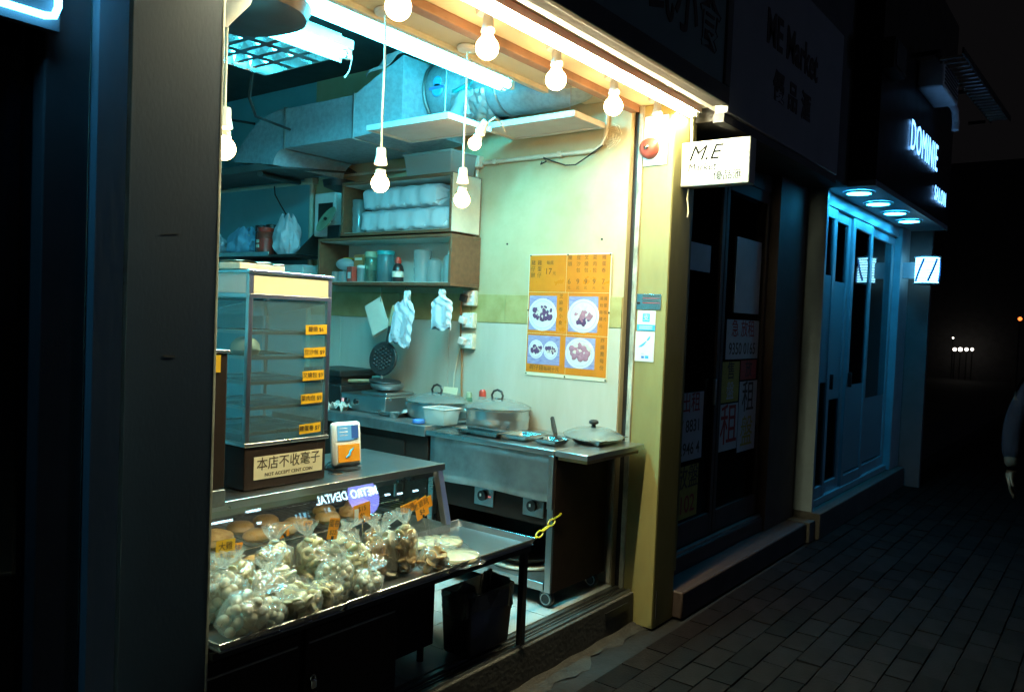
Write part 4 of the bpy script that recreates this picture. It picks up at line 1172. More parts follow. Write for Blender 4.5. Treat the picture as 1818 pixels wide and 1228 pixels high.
t = thing('steamed_bun', 'white steamed bun on the second shelf of the steamer', 'bun', (1.745, 2.56, 1.378))
MB().lathe([(.02, 0), (.045, .002), (.054, .018), (.050, .040), (.036, .058), (.016, .067), (.004, .0675), (.0005, .066)], n=24).build('dough', 'bun_white', t, world=False)
MB().lathe([(.0005, .0), (.03, .001), (.046, .004)], (0, 0, -.003), 20).build('paper_liner', 'paper', t, world=False)
for i, (x, y, wd, rz, lab) in enumerate(((1.735, 2.56, .135, .05, 'wavy cream carton lying left on the steamer roof'), (1.845, 2.60, .10, -.05, 'cream carton lying right on the steamer roof'))):
    b = MB()
    def cw(u, v, wd=wd): return (-wd / 2 + wd * u, -.06 + .12 * v, .030 + .004 * math.sin(u * 7 + v * 3))
    t = thing('paper_carton', lab, 'carton', (x, y, 1.686), rz, group='cartons on the steamer roof')
    MB().span(-wd / 2, wd / 2, -.06, .06, 0, .024).build('box', 'paper', t, world=False, bevel=0.003)
    b.grid(cw, 14, 8); b.build('flap', 'paper', t, world=False)
# second warmer, mostly hidden by the pillar
t = thing('side_warmer', 'dark narrow cabinet edge with yellow tag, mostly hidden by the grey pillar', 'cabinet', (1.42, 2.45, .902))
MB().span(1.30, 1.512, 2.31, 2.70, .96, 1.40).build('body', 'dark_panel', t, bevel=0.004)
MB().span(1.295, 1.517, 2.305, 2.705, 1.401, 1.412).build('lid', 'steel', t, bevel=0.002)
MB().span(1.30, 1.512, 2.303, 2.70, .903, .958).build('foot_plate', 'steel_worn', t, bevel=0.003)
MB().span(1.43, 1.482, 2.304, 2.309, 1.34, 1.395).build('tag', 'yellow_card', t)
# card reader
t = thing('card_reader', 'white card reader with blue screen and orange pad on the counter', 'card reader', (2.222, 2.53, .902), rz=-.12)
tilt = Euler((-.12, 0, 0)).to_matrix().to_4x4()
b = MB(); b.box((0, 0, .104), (.138, .034, .182)); b.v = [tuple(tilt @ Vector(p)) for p in b.v]
b.build('body', 'white_plastic', t, world=False, bevel=0.014)
def panel(nm, m, cx_, cz_, wd, h, d=.0195, par=None):
    q = MB(); q.box((cx_, -d, cz_), (wd, .003, h)); q.v = [tuple(tilt @ Vector(p)) for p in q.v]
    return q.build(nm, m, par or t, world=False, bevel=0.0008)
panel('screen', 'screen_glow', -.012, .150, .078, .062); panel('screen_window', 'screen_dark', .033, .152, .034, .054, .0205)
for k in range(3): panel('screen_line', 'paper_white', -.022, .168 - k * .014, .04, .003, .0208)
pd = panel('touch_pad', 'orange_card', .002, .066, .104, .072)
q = MB(); q.tube([(-.016, 0, -.018), (.0, 0, -.008), (.006, 0, .008), (.022, 0, .02)], [.003, .005, .005, .002], 8)
q.v = [tuple(tilt @ (Vector(p) * 1 + Vector((.002, -.0215, .066)))) for p in q.v]
q.build('pad_mark', 'blue_print', pd, world=False)
MB().lathe([(.07, 0), (.068, .008), (.03, .012), (.02, .03)], (0, .02, 0), 24).build('stand', 'black_plastic', t, world=False)
MB().torus((.05, -.01, .012), .012, .004, 12, 6).build('tether_ring', 'chrome', t, world=False)
MB().tube([(0, .03, .05), (-.05, .06, .02), (-.09, .03, .006), (-.07, -.01, .005)], .004, 6).build('lead', 'black_plastic', t, world=False)
o = MB().lathe([(.030, 0), (.030, .004), (.018, .006)], (2.125, 2.485, .9005), 20).build('coin_dish', 'chrome'); tag(o, 'small shiny dish between steamer and card reader', 'dish')

# ================================================================== SIDE WALL
cb = thing('wall_cabinet', 'brown wooden two-tier open cabinet on the side wall', 'cabinet', (3.5, 3.55, 1.72))
FX, BX = 3.385, 3.640
def carcass(y0, y1, z0, z1, rw_='wood_brown'):
    MB().span(FX, BX, y0, y1, z0, z0 + .018).build('bottom_board', rw_, cb, bevel=0.0015)
    MB().span(FX, BX, y0, y1, z1 - .018, z1).build('top_board', rw_, cb, bevel=0.0015)
    MB().span(FX, BX, y0, y0 + .018, z0 + .0185, z1 - .0185).build('end_board', rw_, cb, bevel=0.0015)
    MB().span(FX, BX, y1 - .018, y1, z0 + .0185, z1 - .0185).build('end_board', rw_, cb, bevel=0.0015)
    MB().span(BX - .010, BX - .002, y0 + .0185, y1 - .0185, z0 + .0185, z1 - .0185).build('back_board', 'shelf_white', cb)
    for a in (z0 + .0182, z1 - .0215):
        MB().span(FX + .014, BX - .011, y0 + .0190, y1 - .019, a, a + .003).build('lining', 'shelf_white', cb)
carcass(3.04, 4.20, 1.72, 2.015)
carcass(3.05, 3.985, 2.025, 2.360)
MB().span(FX + .002, BX - .012, 3.046, 3.0495, 2.03, 2.355).build('pale_end_sheet', 'cream_plastic', cb)
# on and in the cabinet
def jar(name, label, x, y, z, prof, m, lid=None, lidm='white_plastic', cat='bottle', content=None, contm=None, group='bottles and jars in the lower cabinet', lbl=None):
    t = thing(name, label, cat, (x, y, z), group=group)
    MB().lathe(prof, n=22).build('body', m, t, world=False)
    if content: MB().lathe(content, n=20).build('contents', contm, t, world=False)
    if lid: MB().lathe(lid, n=20).build('cap', lidm, t, world=False)
    if lbl: MB().lathe([(lbl[0], lbl[1]), (lbl[0], lbl[2])], n=22, cap=False).build('paper_label', lbl[3], t, world=False)
    return t
Z1 = 1.7425
jar('sauce_bottle', 'dark sauce bottle with red cap on the lower cabinet shelf', 3.47, 3.545, Z1, [(.034, 0), (.036, .005), (.036, .075), (.028, .10), (.016, .115)], 'sauce_dark', [(.018, .113), (.020, .118), (.017, .145), (.006, .155)], 'red_plastic', lbl=(.0366, .03, .065, 'paper'))
jar('squat_jar', 'large clear jar with teal lid and dark contents in the cabinet', 3.48, 3.665, Z1, [(.05, 0), (.053, .005), (.053, .165), (.048, .172)], 'bottle_cyan', [(.055, .168), (.056, .190), (.05, .194)], 'teal_plastic', 'jar', [(.049, .004), (.049, .06), (.001, .061)], 'sauce_dark')
jar('tall_jar', 'greenish jar with pale lid left of the teal-lidded one', 3.47, 3.785, Z1, [(.036, 0), (.039, .005), (.039, .150), (.034, .158)], 'bottle_green', [(.041, .154), (.042, .186), (.036, .190)], 'green_plate', 'jar', [(.035, .004), (.035, .075), (.001, .076)], 'sauce_dark')
jar('cup_stack', 'tall stack of crinkled clear plastic cups in the cabinet', 3.49, 3.36, Z1, [(.045, 0), (.05, .03), (.047, .04), (.052, .08), (.048, .09), (.054, .13), (.05, .14), (.055, .19), (.03, .195)], 'plastic_clear', cat='cups')
jar('lid_stack', 'wrapped stack of clear cup lids beside the cup stack', 3.50, 3.27, Z1, [(.036, 0), (.04, .02), (.038, .06), (.041, .10), (.038, .13), (.02, .14)], 'plastic_clear', cat='lids')
jar('milky_bottle', 'milky white squeeze bottle at the right end of the cabinet', 3.47, 3.115, Z1, [(.040, 0), (.044, .006), (.044, .12), (.036, .15), (.018, .163)], 'plastic_milky', [(.020, .16), (.018, .178), (.005, .186)], 'white_plastic')
jar('milky_tub', 'small milky tub left of the greenish jar', 3.47, 3.86, Z1, [(.030, 0), (.034, .005), (.037, .085), (.030, .092)], 'plastic_milky', [(.038, .086), (.038, .10), (.03, .104)], 'white_plastic', 'tub')
t = thing('red_carton', 'red and white carton low in the left of the cabinet', 'carton', (3.46, 3.935, Z1), -.25, group='packets in the lower cabinet')
MB().span(-.03, .03, -.035, .035, 0, .095).build('box', 'label_red', t, world=False, bevel=0.002); MB().span(-.0308, -.030, -.02, .02, .02, .06).build('print', 'paper_white', t, world=False)
t = thing('brown_packet', 'brown packet stacked above the red carton in the cabinet', 'packet', (3.52, 3.93, 1.838), .1, group='packets in the lower cabinet')
MB().span(-.03, .03, -.04, .04, 0, .08).build('box', 'label_brown', t, world=False, bevel=0.003); MB().span(-.0308, -.03, -.03, .03, .045, .06).build('print', 'paper', t, world=False)
t = thing('glass_tumblers', 'small upturned glasses at the left end of the cabinet', 'glasses', (3.45, 4.06, Z1))
for dx, dy in ((0, -.035), (.01, .045), (.08, 0)):
    MB().lathe([(.028, 0), (.031, .001), (.025, .065), (.001, .066)], (dx, dy, 0), 18).build('tumbler', 'plastic_clear', t, world=False)
MB().ball((.05, 0, .115), .05, 16, 10, (1, 1.5, .8)).build('plastic_wrap', 'film_foam', t, world=False)
jar('yellow_tin', 'small tin with yellow and black lid at the upper left of the cabinet', 3.56, 4.10, Z1 + .0, [(.035, 0), (.036, .12), (.034, .135)], 'plastic_milky', [(.037, .132), (.037, .160), (.03, .163)], 'yellow_card', 'tin', lbl=(.0375, .14, .15, 'black_plastic'))
# foam boxes wrapped in film, upper cabinet
Z2 = 2.047
def foam_pack(label, y0, y1, z0, n, seed):
    t = thing('foam_box_pack', label, 'foam boxes', (3.48, (y0 + y1) / 2, z0), group='wrapped packs of foam boxes')
    L_ = y1 - y0
    per = (L_ - .03) / n
    for k in range(n):
        y = -L_ / 2 + .015 + per * (k + .5)
        b = MB()
        b.add([(-.075, y - per * .44, .012), (.10, y - per * .44, .012), (.10, y + per * .44, .012), (-.075, y + per * .44, .012), (-.065, y - per * .36, .118), (.09, y - per * .36, .118), (.09, y + per * .36, .118), (-.065, y + per * .36, .118)],
              [(0, 3, 2, 1), (4, 5, 6, 7), (0, 1, 5, 4), (3, 7, 6, 2), (0, 4, 7, 3), (1, 2, 6, 5)])
        b.build('foam_box', 'foam', t, world=False, bevel=0.012)
    rnd = random.Random(seed); ph = [rnd.uniform(0, 6) for _ in range(5)]
    def fn(u, v):
        a = u * 2 * math.pi
        ca, sa = math.cos(a), math.sin(a)
        e = .35
        px = .012 + .094 * math.copysign(abs(ca) ** e, ca); pz = .066 + .064 * math.copysign(abs(sa) ** e, sa)
        k = 1.0 if .06 < v < .94 else (.30 + .7 * min(v, 1 - v) / .06)
        wv = .004 * math.sin(v * 34 + 3 * a + ph[0]) + .003 * math.sin(v * 61 - 5 * a + ph[1])
        return ((px - .012) * k + .012 + wv, -L_ / 2 - .005 + (L_ + .01) * v + .006 * math.sin(5 * a + ph[2]) * (v < .06 or v > .94), .066 + (pz - .066) * k + wv)
    b = MB(); b.grid(fn, 40, 36, closed_u=True)
    b.build('film_wrap', 'film_foam', t, world=False)
foam_pack('lower film-wrapped row of white foam boxes in the upper cabinet', 3.075, 3.85, Z2, 5, 3)
foam_pack('upper film-wrapped row of white foam boxes in the upper cabinet', 3.16, 3.83, Z2 + .135, 4, 8)
jar('cup_sleeve', 'sleeve of clear cups standing left of the wrapped foam boxes', 3.47, 3.915, Z2, [(.036, 0), (.04, .04), (.037, .05), (.041, .10), (.038, .11), (.042, .16), (.038, .17), (.043, .21), (.03, .215)], 'plastic_clear', cat='cups', group='cups in the upper cabinet')
t = thing('storage_box', 'translucent lidded storage box on top of the wall cabinet', 'box', (3.50, 3.255, 2.3615))
b = MB(); b.add([(-.10, -.175, 0), (.10, -.175, 0), (.10, .175, 0), (-.10, .175, 0), (-.115, -.19, .115), (.115, -.19, .115), (.115, .19, .115), (-.115, .19, .115)], [(0, 3, 2, 1), (0, 1, 5, 4), (3, 7, 6, 2), (0, 4, 7, 3), (1, 2, 6, 5)])
b.build('tub', 'plastic_milky', t, world=False, bevel=0.008)
MB().box((0, 0, .121), (.245, .395, .012)).build('lid', 'plastic_milky', t, world=False, bevel=0.004)
# scale with a green pan on the left end of the lower cabinet
t = thing('kitchen_scale', 'old kitchen scale with a round pale green pan beside the upper cabinet', 'scale', (3.52, 4.10, 2.0155))
MB().box((.02, .07, .05), (.12, .13, .10)).build('body', 'dark_steel', t, world=False, bevel=0.01)
M_ = Euler((0, -1.05, -.25)).to_matrix().to_4x4()
MB().lathe([(.0005, .012), (.02, .012), (.024, .004), (.07, .0), (.095, .010), (.098, .016), (.07, .008), (.03, .010), (.0005, .018)], (-.075, .085, .125), 32, M_).build('pan', 'green_plate', t, world=False)
MB().lathe([(.012, 0), (.010, .02), (.0005, .022)], (-.085, .085, .13), 12, M_).build('hub', 'dark_steel', t, world=False)
t = thing('white_appliance', 'pale square appliance with dark window behind the green pan', 'appliance', (3.575, 4.30, 2.0))
MB().span(3.52, 3.64, 4.21, 4.42, 2.05, 2.34).build('casing', 'white_metal', t, bevel=0.01)
MB().span(3.512, 3.519, 4.225, 4.37, 2.14, 2.27).build('window', 'dark_steel', t, bevel=0.004)
MB().lathe([(.02, 0), (.10, .03), (.11, .07), (.08, .075)], (3.56, 4.22, 2.345), 24).build('bowl', 'dark_steel', t)

# ---- hanging things
def s_hook(par, x, y, z):
    MB().tube([(x, y, z), (x - .004, y + .008, z + .022), (x - .004, y, z + .036), (x - .002, y - .010, z + .026)], .0016, 6).build('hook', 'black_plastic', par)
def hung_bag(label, y, ztop, zbot, wd, slant, m, seed):
    t = thing('carrier_bags', label, 'carrier bags', (3.41, y, zbot), group='bundles of carrier bags on hooks')
    b = MB()
    rnd = random.Random(seed); ph = [rnd.uniform(0, 6) for _ in range(5)]
    def prof(v):
        if v < .14: return .22 + .10 * math.sin(v / .14 * 3.14)      # knot
        if v < .34: return .24 + .76 * (0.5 - .5 * math.cos((v - .14) / .20 * math.pi))
        return 1.0 + .05 * math.sin(v * 9 + ph[0])
    def fn(u, v):
        a = u * 2 * math.pi
        k = prof(v)
        dp = (.014 if v > .3 else .018) * (1 + .28 * math.sin(5 * a + ph[1]) + .18 * math.sin(11 * a + 1.5 * v + ph[4]))
        yy = y + slant * (v - .1) - wd / 2 * k * math.cos(a) * (1 + .03 * math.sin(6 * a + ph[2]))
        zz = ztop - (ztop - zbot) * v + (.012 * math.sin(4 * a + ph[3]) if v > .9 else 0) - .02 * math.cos(a) * (v > .25) * (1 if slant else 0)
        return (3.405 - dp * math.sin(a) * (.6 + .5 * math.sin(v * 3)) + .004 * math.sin(v * 31 + 4 * a), yy, zz)
    b.grid(fn, 44, 34, closed_u=True)
    b.f.append(tuple(range(43, -1, -1))); b.f.append(tuple(33 * 44 + k for k in range(44)))
    b.build('bundle', m, t)
    for k in range(3):                                   # layered sheet edges
        b = MB()
        def sh(u, v, k=k):
            return (3.392 - .004 * k + .004 * math.sin(u * 9 + k), y + slant * (.55 + .4 * v) + wd * (.42 - .80 * u) * (1 - .08 * k), ztop - (ztop - zbot) * (.52 + .44 * v - .05 * k) + .006 * math.sin(u * 11 + k * 2) - (.03 * (u - .5) if slant else 0))
        b.grid(sh, 14, 8)
        b.build('bag_layer', m, t)
    s_hook(t, 3.40, y, ztop - .012)
hung_bag('long slanting bundle of pale blue carrier bags on a hook', 3.395, 1.690, 1.372, .165, .06, 'bag_white', 2)
hung_bag('short bundle of white carrier bags on a hook nearest the sockets', 3.115, 1.700, 1.475, .155, 0.0, 'bag_white', 5)
t = thing('paper_bags', 'flat pack of brown-white paper bags hanging askew', 'paper bags', (3.45, 3.69, 1.42))
for k in range(4):
    MB().box((3.445 + k * .006, 3.69 + k * .004, 1.53 - k * .004), (.003, .155, .20), (-.42 - .02 * k, 0, 0)).build('paper_bag', 'paper', t)
MB().tube([(3.44, 3.66, 1.62), (3.44, 3.65, 1.66), (3.44, 3.65, 1.715)], .0015, 6).build('hook', 'black_plastic', t)

# ---- egg waffle iron on its burner
t = thing('waffle_iron', 'open black egg waffle iron with wooden handle on the stove', 'waffle iron', (3.38, 3.60, 1.03))
MB().span(3.24, 3.56, 3.375, 3.76, .965, 1.065).build('burner_box', 'steel', t, bevel=0.006)
for y, m in ((3.70, 'black_plastic'), (3.62, 'black_plastic')):
    MB().cyl((3.235, y, 1.02), .016, .016, 'x', 14).build('knob', m, t)
MB().span(3.237, 3.24, 3.735, 3.75, 1.01, 1.03).build('pilot_light', 'pilot_red', t)
MB().span(3.27, 3.50, 3.40, 3.62, 1.066, 1.085).build('drip_tray', 'steel', t, bevel=0.006)
MB().lathe([(.06, 0), (.085, .01), (.10, .03), (.10, .045), (.02, .046)], (3.38, 3.51, 1.086), 24).build('lower_ring', 'steel_worn', t)
Mp = Matrix.Translation((3.38, 3.53, 1.142)) @ Matrix.Rotation(.08, 4, 'X')
MB().lathe([(.03, -.012), (.092, -.010), (.098, 0), (.094, .006), (.001, .006)], n=28, M=Mp).build('lower_plate', 'cast_iron', t)
Mu = Matrix.Translation((3.43, 3.605, 1.272)) @ Matrix.Rotation(-1.42, 4, 'Y') @ Matrix.Rotation(.12, 4, 'X')
MB().lathe([(.001, -.012), (.075, -.012), (.090, -.006), (.093, .004), (.086, .010), (.001, .009)], n=24, M=Mu @ Matrix.Scale(1.15, 4)).build('upper_plate', 'cast_iron', t)
bm_ = MB()
for i in range(-3, 4):
    for j in range(-3, 4):
        px, py = (i + (.5 if j % 2 else 0)) * .023, j * .020
        if px * px + py * py < .0058:
            p = Mu @ Vector((px, py, .010))
            bm_.ball(tuple(p), .009, 8, 6, (1, 1, 1))
bm_.build('egg_moulds', 'cast_iron', t)['kind'] = 'stuff'
MB().tube([(3.44, 3.59, 1.36), (3.445, 3.582, 1.42), (3.446, 3.575, 1.475)], .010, 8).build('handle_shank', 'cast_iron', t)
MB().tube([(3.446, 3.575, 1.475), (3.45, 3.562, 1.545), (3.455, 3.553, 1.60)], [.010, .014, .012], 10).build('handle', 'wood_light', t)
MB().tube([(3.40, 3.585, 1.150), (3.42, 3.60, 1.178), (3.43, 3.605, 1.19)], .009, 8).build('hinge', 'steel_worn', t)
MB().tube([(3.37, 3.60, 1.14), (3.36, 3.75, 1.128), (3.36, 3.86, 1.12)], .011, 8).build('lower_handle', 'wood_light', t)
t = thing('griddle', 'dark closed griddle standing behind the waffle iron by the steamer', 'griddle', (3.42, 3.98, 1.03))
MB().span(3.27, 3.58, 3.80, 4.15, .965, 1.10).build('casing', 'dark_steel', t, bevel=0.006)
MB().span(3.26, 3.58, 3.80, 4.15, 1.15, 1.19).build('lid', 'dark_steel', t, bevel=0.006)
MB().span(3.30, 3.55, 3.83, 4.12, 1.101, 1.149).build('plates', 'cast_iron', t)
b = MB()
def rag(u, v):
    x, y = 3.16 + .10 * u, 3.66 + .17 * v
    return (x, y, .948 + .030 * abs(math.sin(u * 5 + v * 4)) + .022 * abs(math.sin(v * 9 - u * 3)) + .012 * math.sin(u * 13 + v * 17))
b.grid(rag, 22, 26)
o = b.build('rag', 'cloth'); tag(o, 'crumpled grey rag on the stove behind the card reader', 'cloth')

# ---- stove counter along the wall
sv = thing('stove_counter', 'stainless stove counter with apron, knobs and castors along the side wall', 'counter', (3.38, 2.5, .186))
MB().span(3.105, 3.64, 2.095, 2.925, .915, .942).build('worktop', 'steel', sv, bevel=0.004)
MB().span(3.105, 3.645, 1.912, 2.0925, .915, .942).build('end_flap', 'steel', sv, bevel=0.004)
MB().span(3.13, 3.62, 1.93, 2.09, .895, .914).build('flap_edge', 'wood_light', sv, bevel=0.002)
ap = MB()
ap.grid(lambda u, v: (3.118 + .004 * math.sin(u * 8), 2.10 + u * .80, .914 - v * (.222 + .004 * math.sin(u * 9))), 20, 6)
o = ap.build('apron', 'steel_worn', sv)
o.modifiers.new('thickness', 'SOLIDIFY').thickness = .003
for nm, (x0, x1) in dict(corner_leg=(2.10, 2.135), rear_leg=(2.87, 2.905)).items():
    MB().span(3.12, 3.155, x0, x1, .262, .69 if nm == 'corner_leg' else .69).build('leg', 'steel', sv, bevel=0.003)
MB().span(3.105, 3.119, 2.098, 2.128, .66, .913).build('apron_clip', 'steel', sv, bevel=0.002)
MB().span(3.12, 3.60, 2.092, 2.0995, .26, .894).build('end_panel', 'dark_panel', sv)
MB().span(3.59, 3.60, 2.10, 2.905, .26, .90).build('rear_panel', 'dark_panel', sv)
MB().span(3.157, 3.585, 2.87, 2.905, .26, .69).build('far_panel', 'dark_panel', sv)
MB().span(3.17, 3.19, 2.14, 2.865, .56, .69).build('control_panel', 'dark_panel', sv)
for y in (2.245, 2.555):
    k = MB().span(3.160, 3.169, y - .062, y + .062, .595, .69).build('knob_plate', 'steel_worn', sv, bevel=0.002)
    MB().cyl((3.150, y, .648), .026, .02, 'x', 18).build('knob', 'black_plastic', k)
    MB().box((3.138, y + .004, .652), (.004, .008, .014)).build('knob_mark', 'paper_white', k)
    if y > 2.4: MB().box((3.157, y - .04, .645), (.004, .016, .006)).build('pilot_light', 'pilot_red', k)
MB().span(3.125, 3.585, 2.14, 2.866, .275, .30).build('lower_shelf', 'steel_worn', sv, bevel=0.003)
MB().span(3.117, 3.1245, 2.138, 2.868, .262, .302).build('shelf_edge', 'steel', sv, bevel=0.002)
for x, y in ((3.15, 2.135), (3.55, 2.135), (3.15, 2.86), (3.55, 2.86)):
    c = MB().cyl((x, y, .222), .036, .024, 'x', 22).build('castor', 'black_plastic', sv)
    MB().torus((x - .013, y, .222), .026, .003, 20, 6, Matrix.Rotation(math.pi / 2, 4, 'Y')).build('castor_rim', 'steel', c)
    MB().box((x, y, .258), (.03, .05, .012)).build('castor_plate', 'steel_worn', c)
for k, (z, r, m, lab) in enumerate(((.302, .195, 'paper', 'flat round board on the stove counter\'s lower shelf'), (.318, .19, 'dark_steel', 'large dark round pan lying on the stove counter\'s lower shelf'))):
    t = thing('round_board' if k == 0 else 'round_pan', lab, 'board' if k == 0 else 'pan', (3.36, 2.42, z))
    if k == 0: MB().lathe([(r * .97, 0), (r, .004), (r, .010), (r * .97, .014), (.001, .014)], n=40).build('disc', m, t, world=False)
    else:
        MB().lathe([(r * .75, 0), (r, .035), (r * 1.02, .040), (r * .98, .036), (r * .73, .004), (.001, .004)], n=40).build('bowl', m, t, world=False)
        MB().torus((-r - .015, 0, .035), .022, .005, 14, 6).build('handle', 'steel_worn', t, world=False)
# rear counter
rc = thing('rear_counter', 'dark rear counter with steel top under the waffle iron', 'counter', (3.36, 3.5, .186))
MB().span(3.105, 3.64, 2.93, 4.3, .905, .962).build('worktop', 'steel_worn', rc, bevel=0.004)
MB().span(3.14, 3.62, 2.935, 4.3, .19, .904).build('cupboard', 'dark_panel', rc, bevel=0.004)
for y in (3.1, 3.55):
    d = MB().span(3.128, 3.139, y, y + .42, .25, .86).build('cupboard_door', 'dark_panel', rc, bevel=0.003)
    MB().box((3.122, y + .05, .6), (.012, .012, .10)).build('door_handle', 'steel', d)

def pot(label, x, y, z, r, h):
    t = thing('stock_pot', label, 'pot', (x, y, z), group='lidded steel pots')
    MB().lathe([(r * .93, 0), (r * .97, .006), (r * .985, h * .55), (r * 1.0, h * .56), (r * .99, h * .62), (r, h - .004), (r * 1.03, h), (r * .97, h)], n=44).build('body', 'steel', t, world=False)
    l = MB().lathe([(r * 1.035, h + .001), (r * 1.045, h + .008), (r * 1.0, h + .014), (r * .75, h + .034), (r * .4, h + .048), (.0005, h + .052)], n=44).build('lid', 'glass_lid', t, world=False)
    MB().torus((0, 0, h + .006), r * 1.045, .004, 44, 6).build('lid_rim', 'steel_bright', l, world=False)
    MB().tube([(-.012, .032, h + .048), (-.012, .038, h + .070), (-.01, .026, h + .092), (-.01, 0, h + .100), (-.01, -.026, h + .092), (-.012, -.038, h + .070), (-.012, -.032, h + .048)], .0065, 10).build('lid_handle', 'black_plastic', l, world=False)
    MB().cyl((0, 0, h + .052), .022, .008, n=18).build('handle_plate', 'chrome', l, world=False)
    for k in (0, 1):
        a = 2.2 + math.pi * k
        MB().torus((r * math.cos(a), r * math.sin(a), h * .72), .032, .005, 14, 6, Matrix.Rotation(a, 4, 'Z') @ Matrix.Rotation(math.pi / 2, 4, 'Y') @ Matrix.Rotation(math.pi / 2, 4, 'Z'), math.pi).build('side_handle', 'steel', t, world=False)
    return t
pot('large lidded steel pot, nearer the poster', 3.455, 2.715, .945, .176, .112)
pot('lidded steel pot in the middle of the stove, by the white tub', 3.435, 3.145, .964, .178, .088)
t = thing('white_tub', 'white rectangular plastic tub standing between the two pots', 'tub', (3.24, 2.935, .963), .0)
b = MB(); b.add([(-.055, -.065, 0), (.055, -.065, 0), (.055, .065, 0), (-.055, .065, 0), (-.065, -.078, .085), (.065, -.078, .085), (.065, .078, .085), (-.065, .078, .085)], [(0, 3, 2, 1), (0, 1, 5, 4), (3, 7, 6, 2), (0, 4, 7, 3), (1, 2, 6, 5)])
o = b.build('tub', 'plastic_milky', t, world=False); o.modifiers.new('thickness', 'SOLIDIFY').thickness = .002
MB().tube([(-.067, -.08, .086), (.067, -.08, .086), (.067, .08, .086), (-.067, .08, .086)], .003, 6, closed=True).build('rim', 'white_plastic', t, world=False)
def steel_tray(label, x, y, z, sx, sy, rz, name='food_pan'):
    t = thing(name, label, 'food pan', (x, y, z), rz, group='steel food pans on the stove top')
    b = MB(); i = .016
    b.add([(-sx / 2 + i, -sy / 2 + i, 0), (sx / 2 - i, -sy / 2 + i, 0), (sx / 2 - i, sy / 2 - i, 0), (-sx / 2 + i, sy / 2 - i, 0), (-sx / 2, -sy / 2, .026), (sx / 2, -sy / 2, .026), (sx / 2, sy / 2, .026), (-sx / 2, sy / 2, .026),
           (-sx / 2 - .012, -sy / 2 - .012, .027), (sx / 2 + .012, -sy / 2 - .012, .027), (sx / 2 + .012, sy / 2 + .012, .027), (-sx / 2 - .012, sy / 2 + .012, .027)],
          [(0, 1, 2, 3), (0, 4, 5, 1), (1, 5, 6, 2), (2, 6, 7, 3), (3, 7, 4, 0), (4, 8, 9, 5), (5, 9, 10, 6), (6, 10, 11, 7), (7, 11, 8, 4)])
    o = b.build('pan', 'steel_bright', t, world=False, bevel=0.004); o.modifiers.new('thickness', 'SOLIDIFY').thickness = .0015
    MB().tube([(-sx / 2 - .012, -sy / 2 - .012, .027), (sx / 2 + .012, -sy / 2 - .012, .027), (sx / 2 + .012, sy / 2 + .012, .027), (-sx / 2 - .012, sy / 2 + .012, .027)], .0025, 6, closed=True).build('rim', 'steel_bright', t, world=False)
    return t
steel_tray('shallow empty steel pan in the middle of the stove top', 3.265, 2.395, .945, .17, .13, .1)
steel_tray('shallow steel pan with the dark knife handle across it', 3.255, 2.215, .945, .14, .13, .05)
steel_tray('steel pan at the back corner under the loose lid', 3.475, 2.085, .945, .24, .17, .0)
steel_tray('long low steel pan in front of the nearer pot', 3.20, 2.62, .945, .10, .28, .0)
t = thing('pot_cover', 'loose domed steel lid with black knob resting at the counter end', 'pot cover', (3.475, 2.115, .976), rot=(.05, -.05, 0))
MB().lathe([(.150, 0), (.152, .005), (.14, .012), (.10, .030), (.05, .041), (.0005, .044)], n=40).build('dome', 'glass_lid', t, world=False)
MB().lathe([(.012, .043), (.010, .056), (.024, .064), (.024, .074), (.015, .080), (.0005, .081)], n=18).build('knob', 'black_plastic', t, world=False)
t = thing('knife', 'knife with dark handle resting across the steel pan', 'knife', (3.30, 2.24, .975))
MB().tube([(3.285, 2.215, .985), (3.34, 2.262, 1.008), (3.42, 2.33, 1.045)], [.011, .013, .011], 8).build('handle', 'dark_steel', t)
MB().box((3.245, 2.18, .974), (.10, .025, .002), (0, .28, .7)).build('blade', 'steel_bright', t)
jar('red_cap_bottle', 'bottle with orange-red cap behind the two pots', 3.595, 2.945, .964, [(.025, 0), (.026, .10), (.02, .13)], 'plastic_milky', [(.021, .128), (.022, .134), (.020, .158), (.012, .168), (.0005, .17)], 'red_plastic', group='bottles behind the pots')
jar('green_cap_bottle', 'bottle with grey-green cap behind the pots left of the red cap', 3.575, 3.03, .964, [(.022, 0), (.023, .09), (.018, .118)], 'bottle_green', [(.019, .116), (.020, .122), (.016, .145), (.0005, .15)], 'green_plate', group='bottles behind the pots')
o = MB().box((3.60, 3.20, 1.10), (.002, .11, .05), (0, .2, 0)).build('yellow_note', 'cream_sign'); tag(o, 'small yellowed card against the wall behind the middle pot', 'card')
o = MB().lathe([(.030, 0), (.034, .004), (.034, .018), (.030, .022), (.0005, .022)], (3.15, 3.02, .963), 22).build('blue_disc', 'blue_plastic'); tag(o, 'small blue plastic disc at the edge of the rear counter', 'disc')
o = MB().lathe([(.025, 0), (.028, .03), (.026, .03)], (3.22, 3.28, .963), 20).build('small_cup', 'plastic_milky'); tag(o, 'small pale cup on the rear counter left of the middle pot', 'cup')
steel_tray('wide steel pan left of the middle pot', 3.30, 3.33, .963, .20, .16, .2)

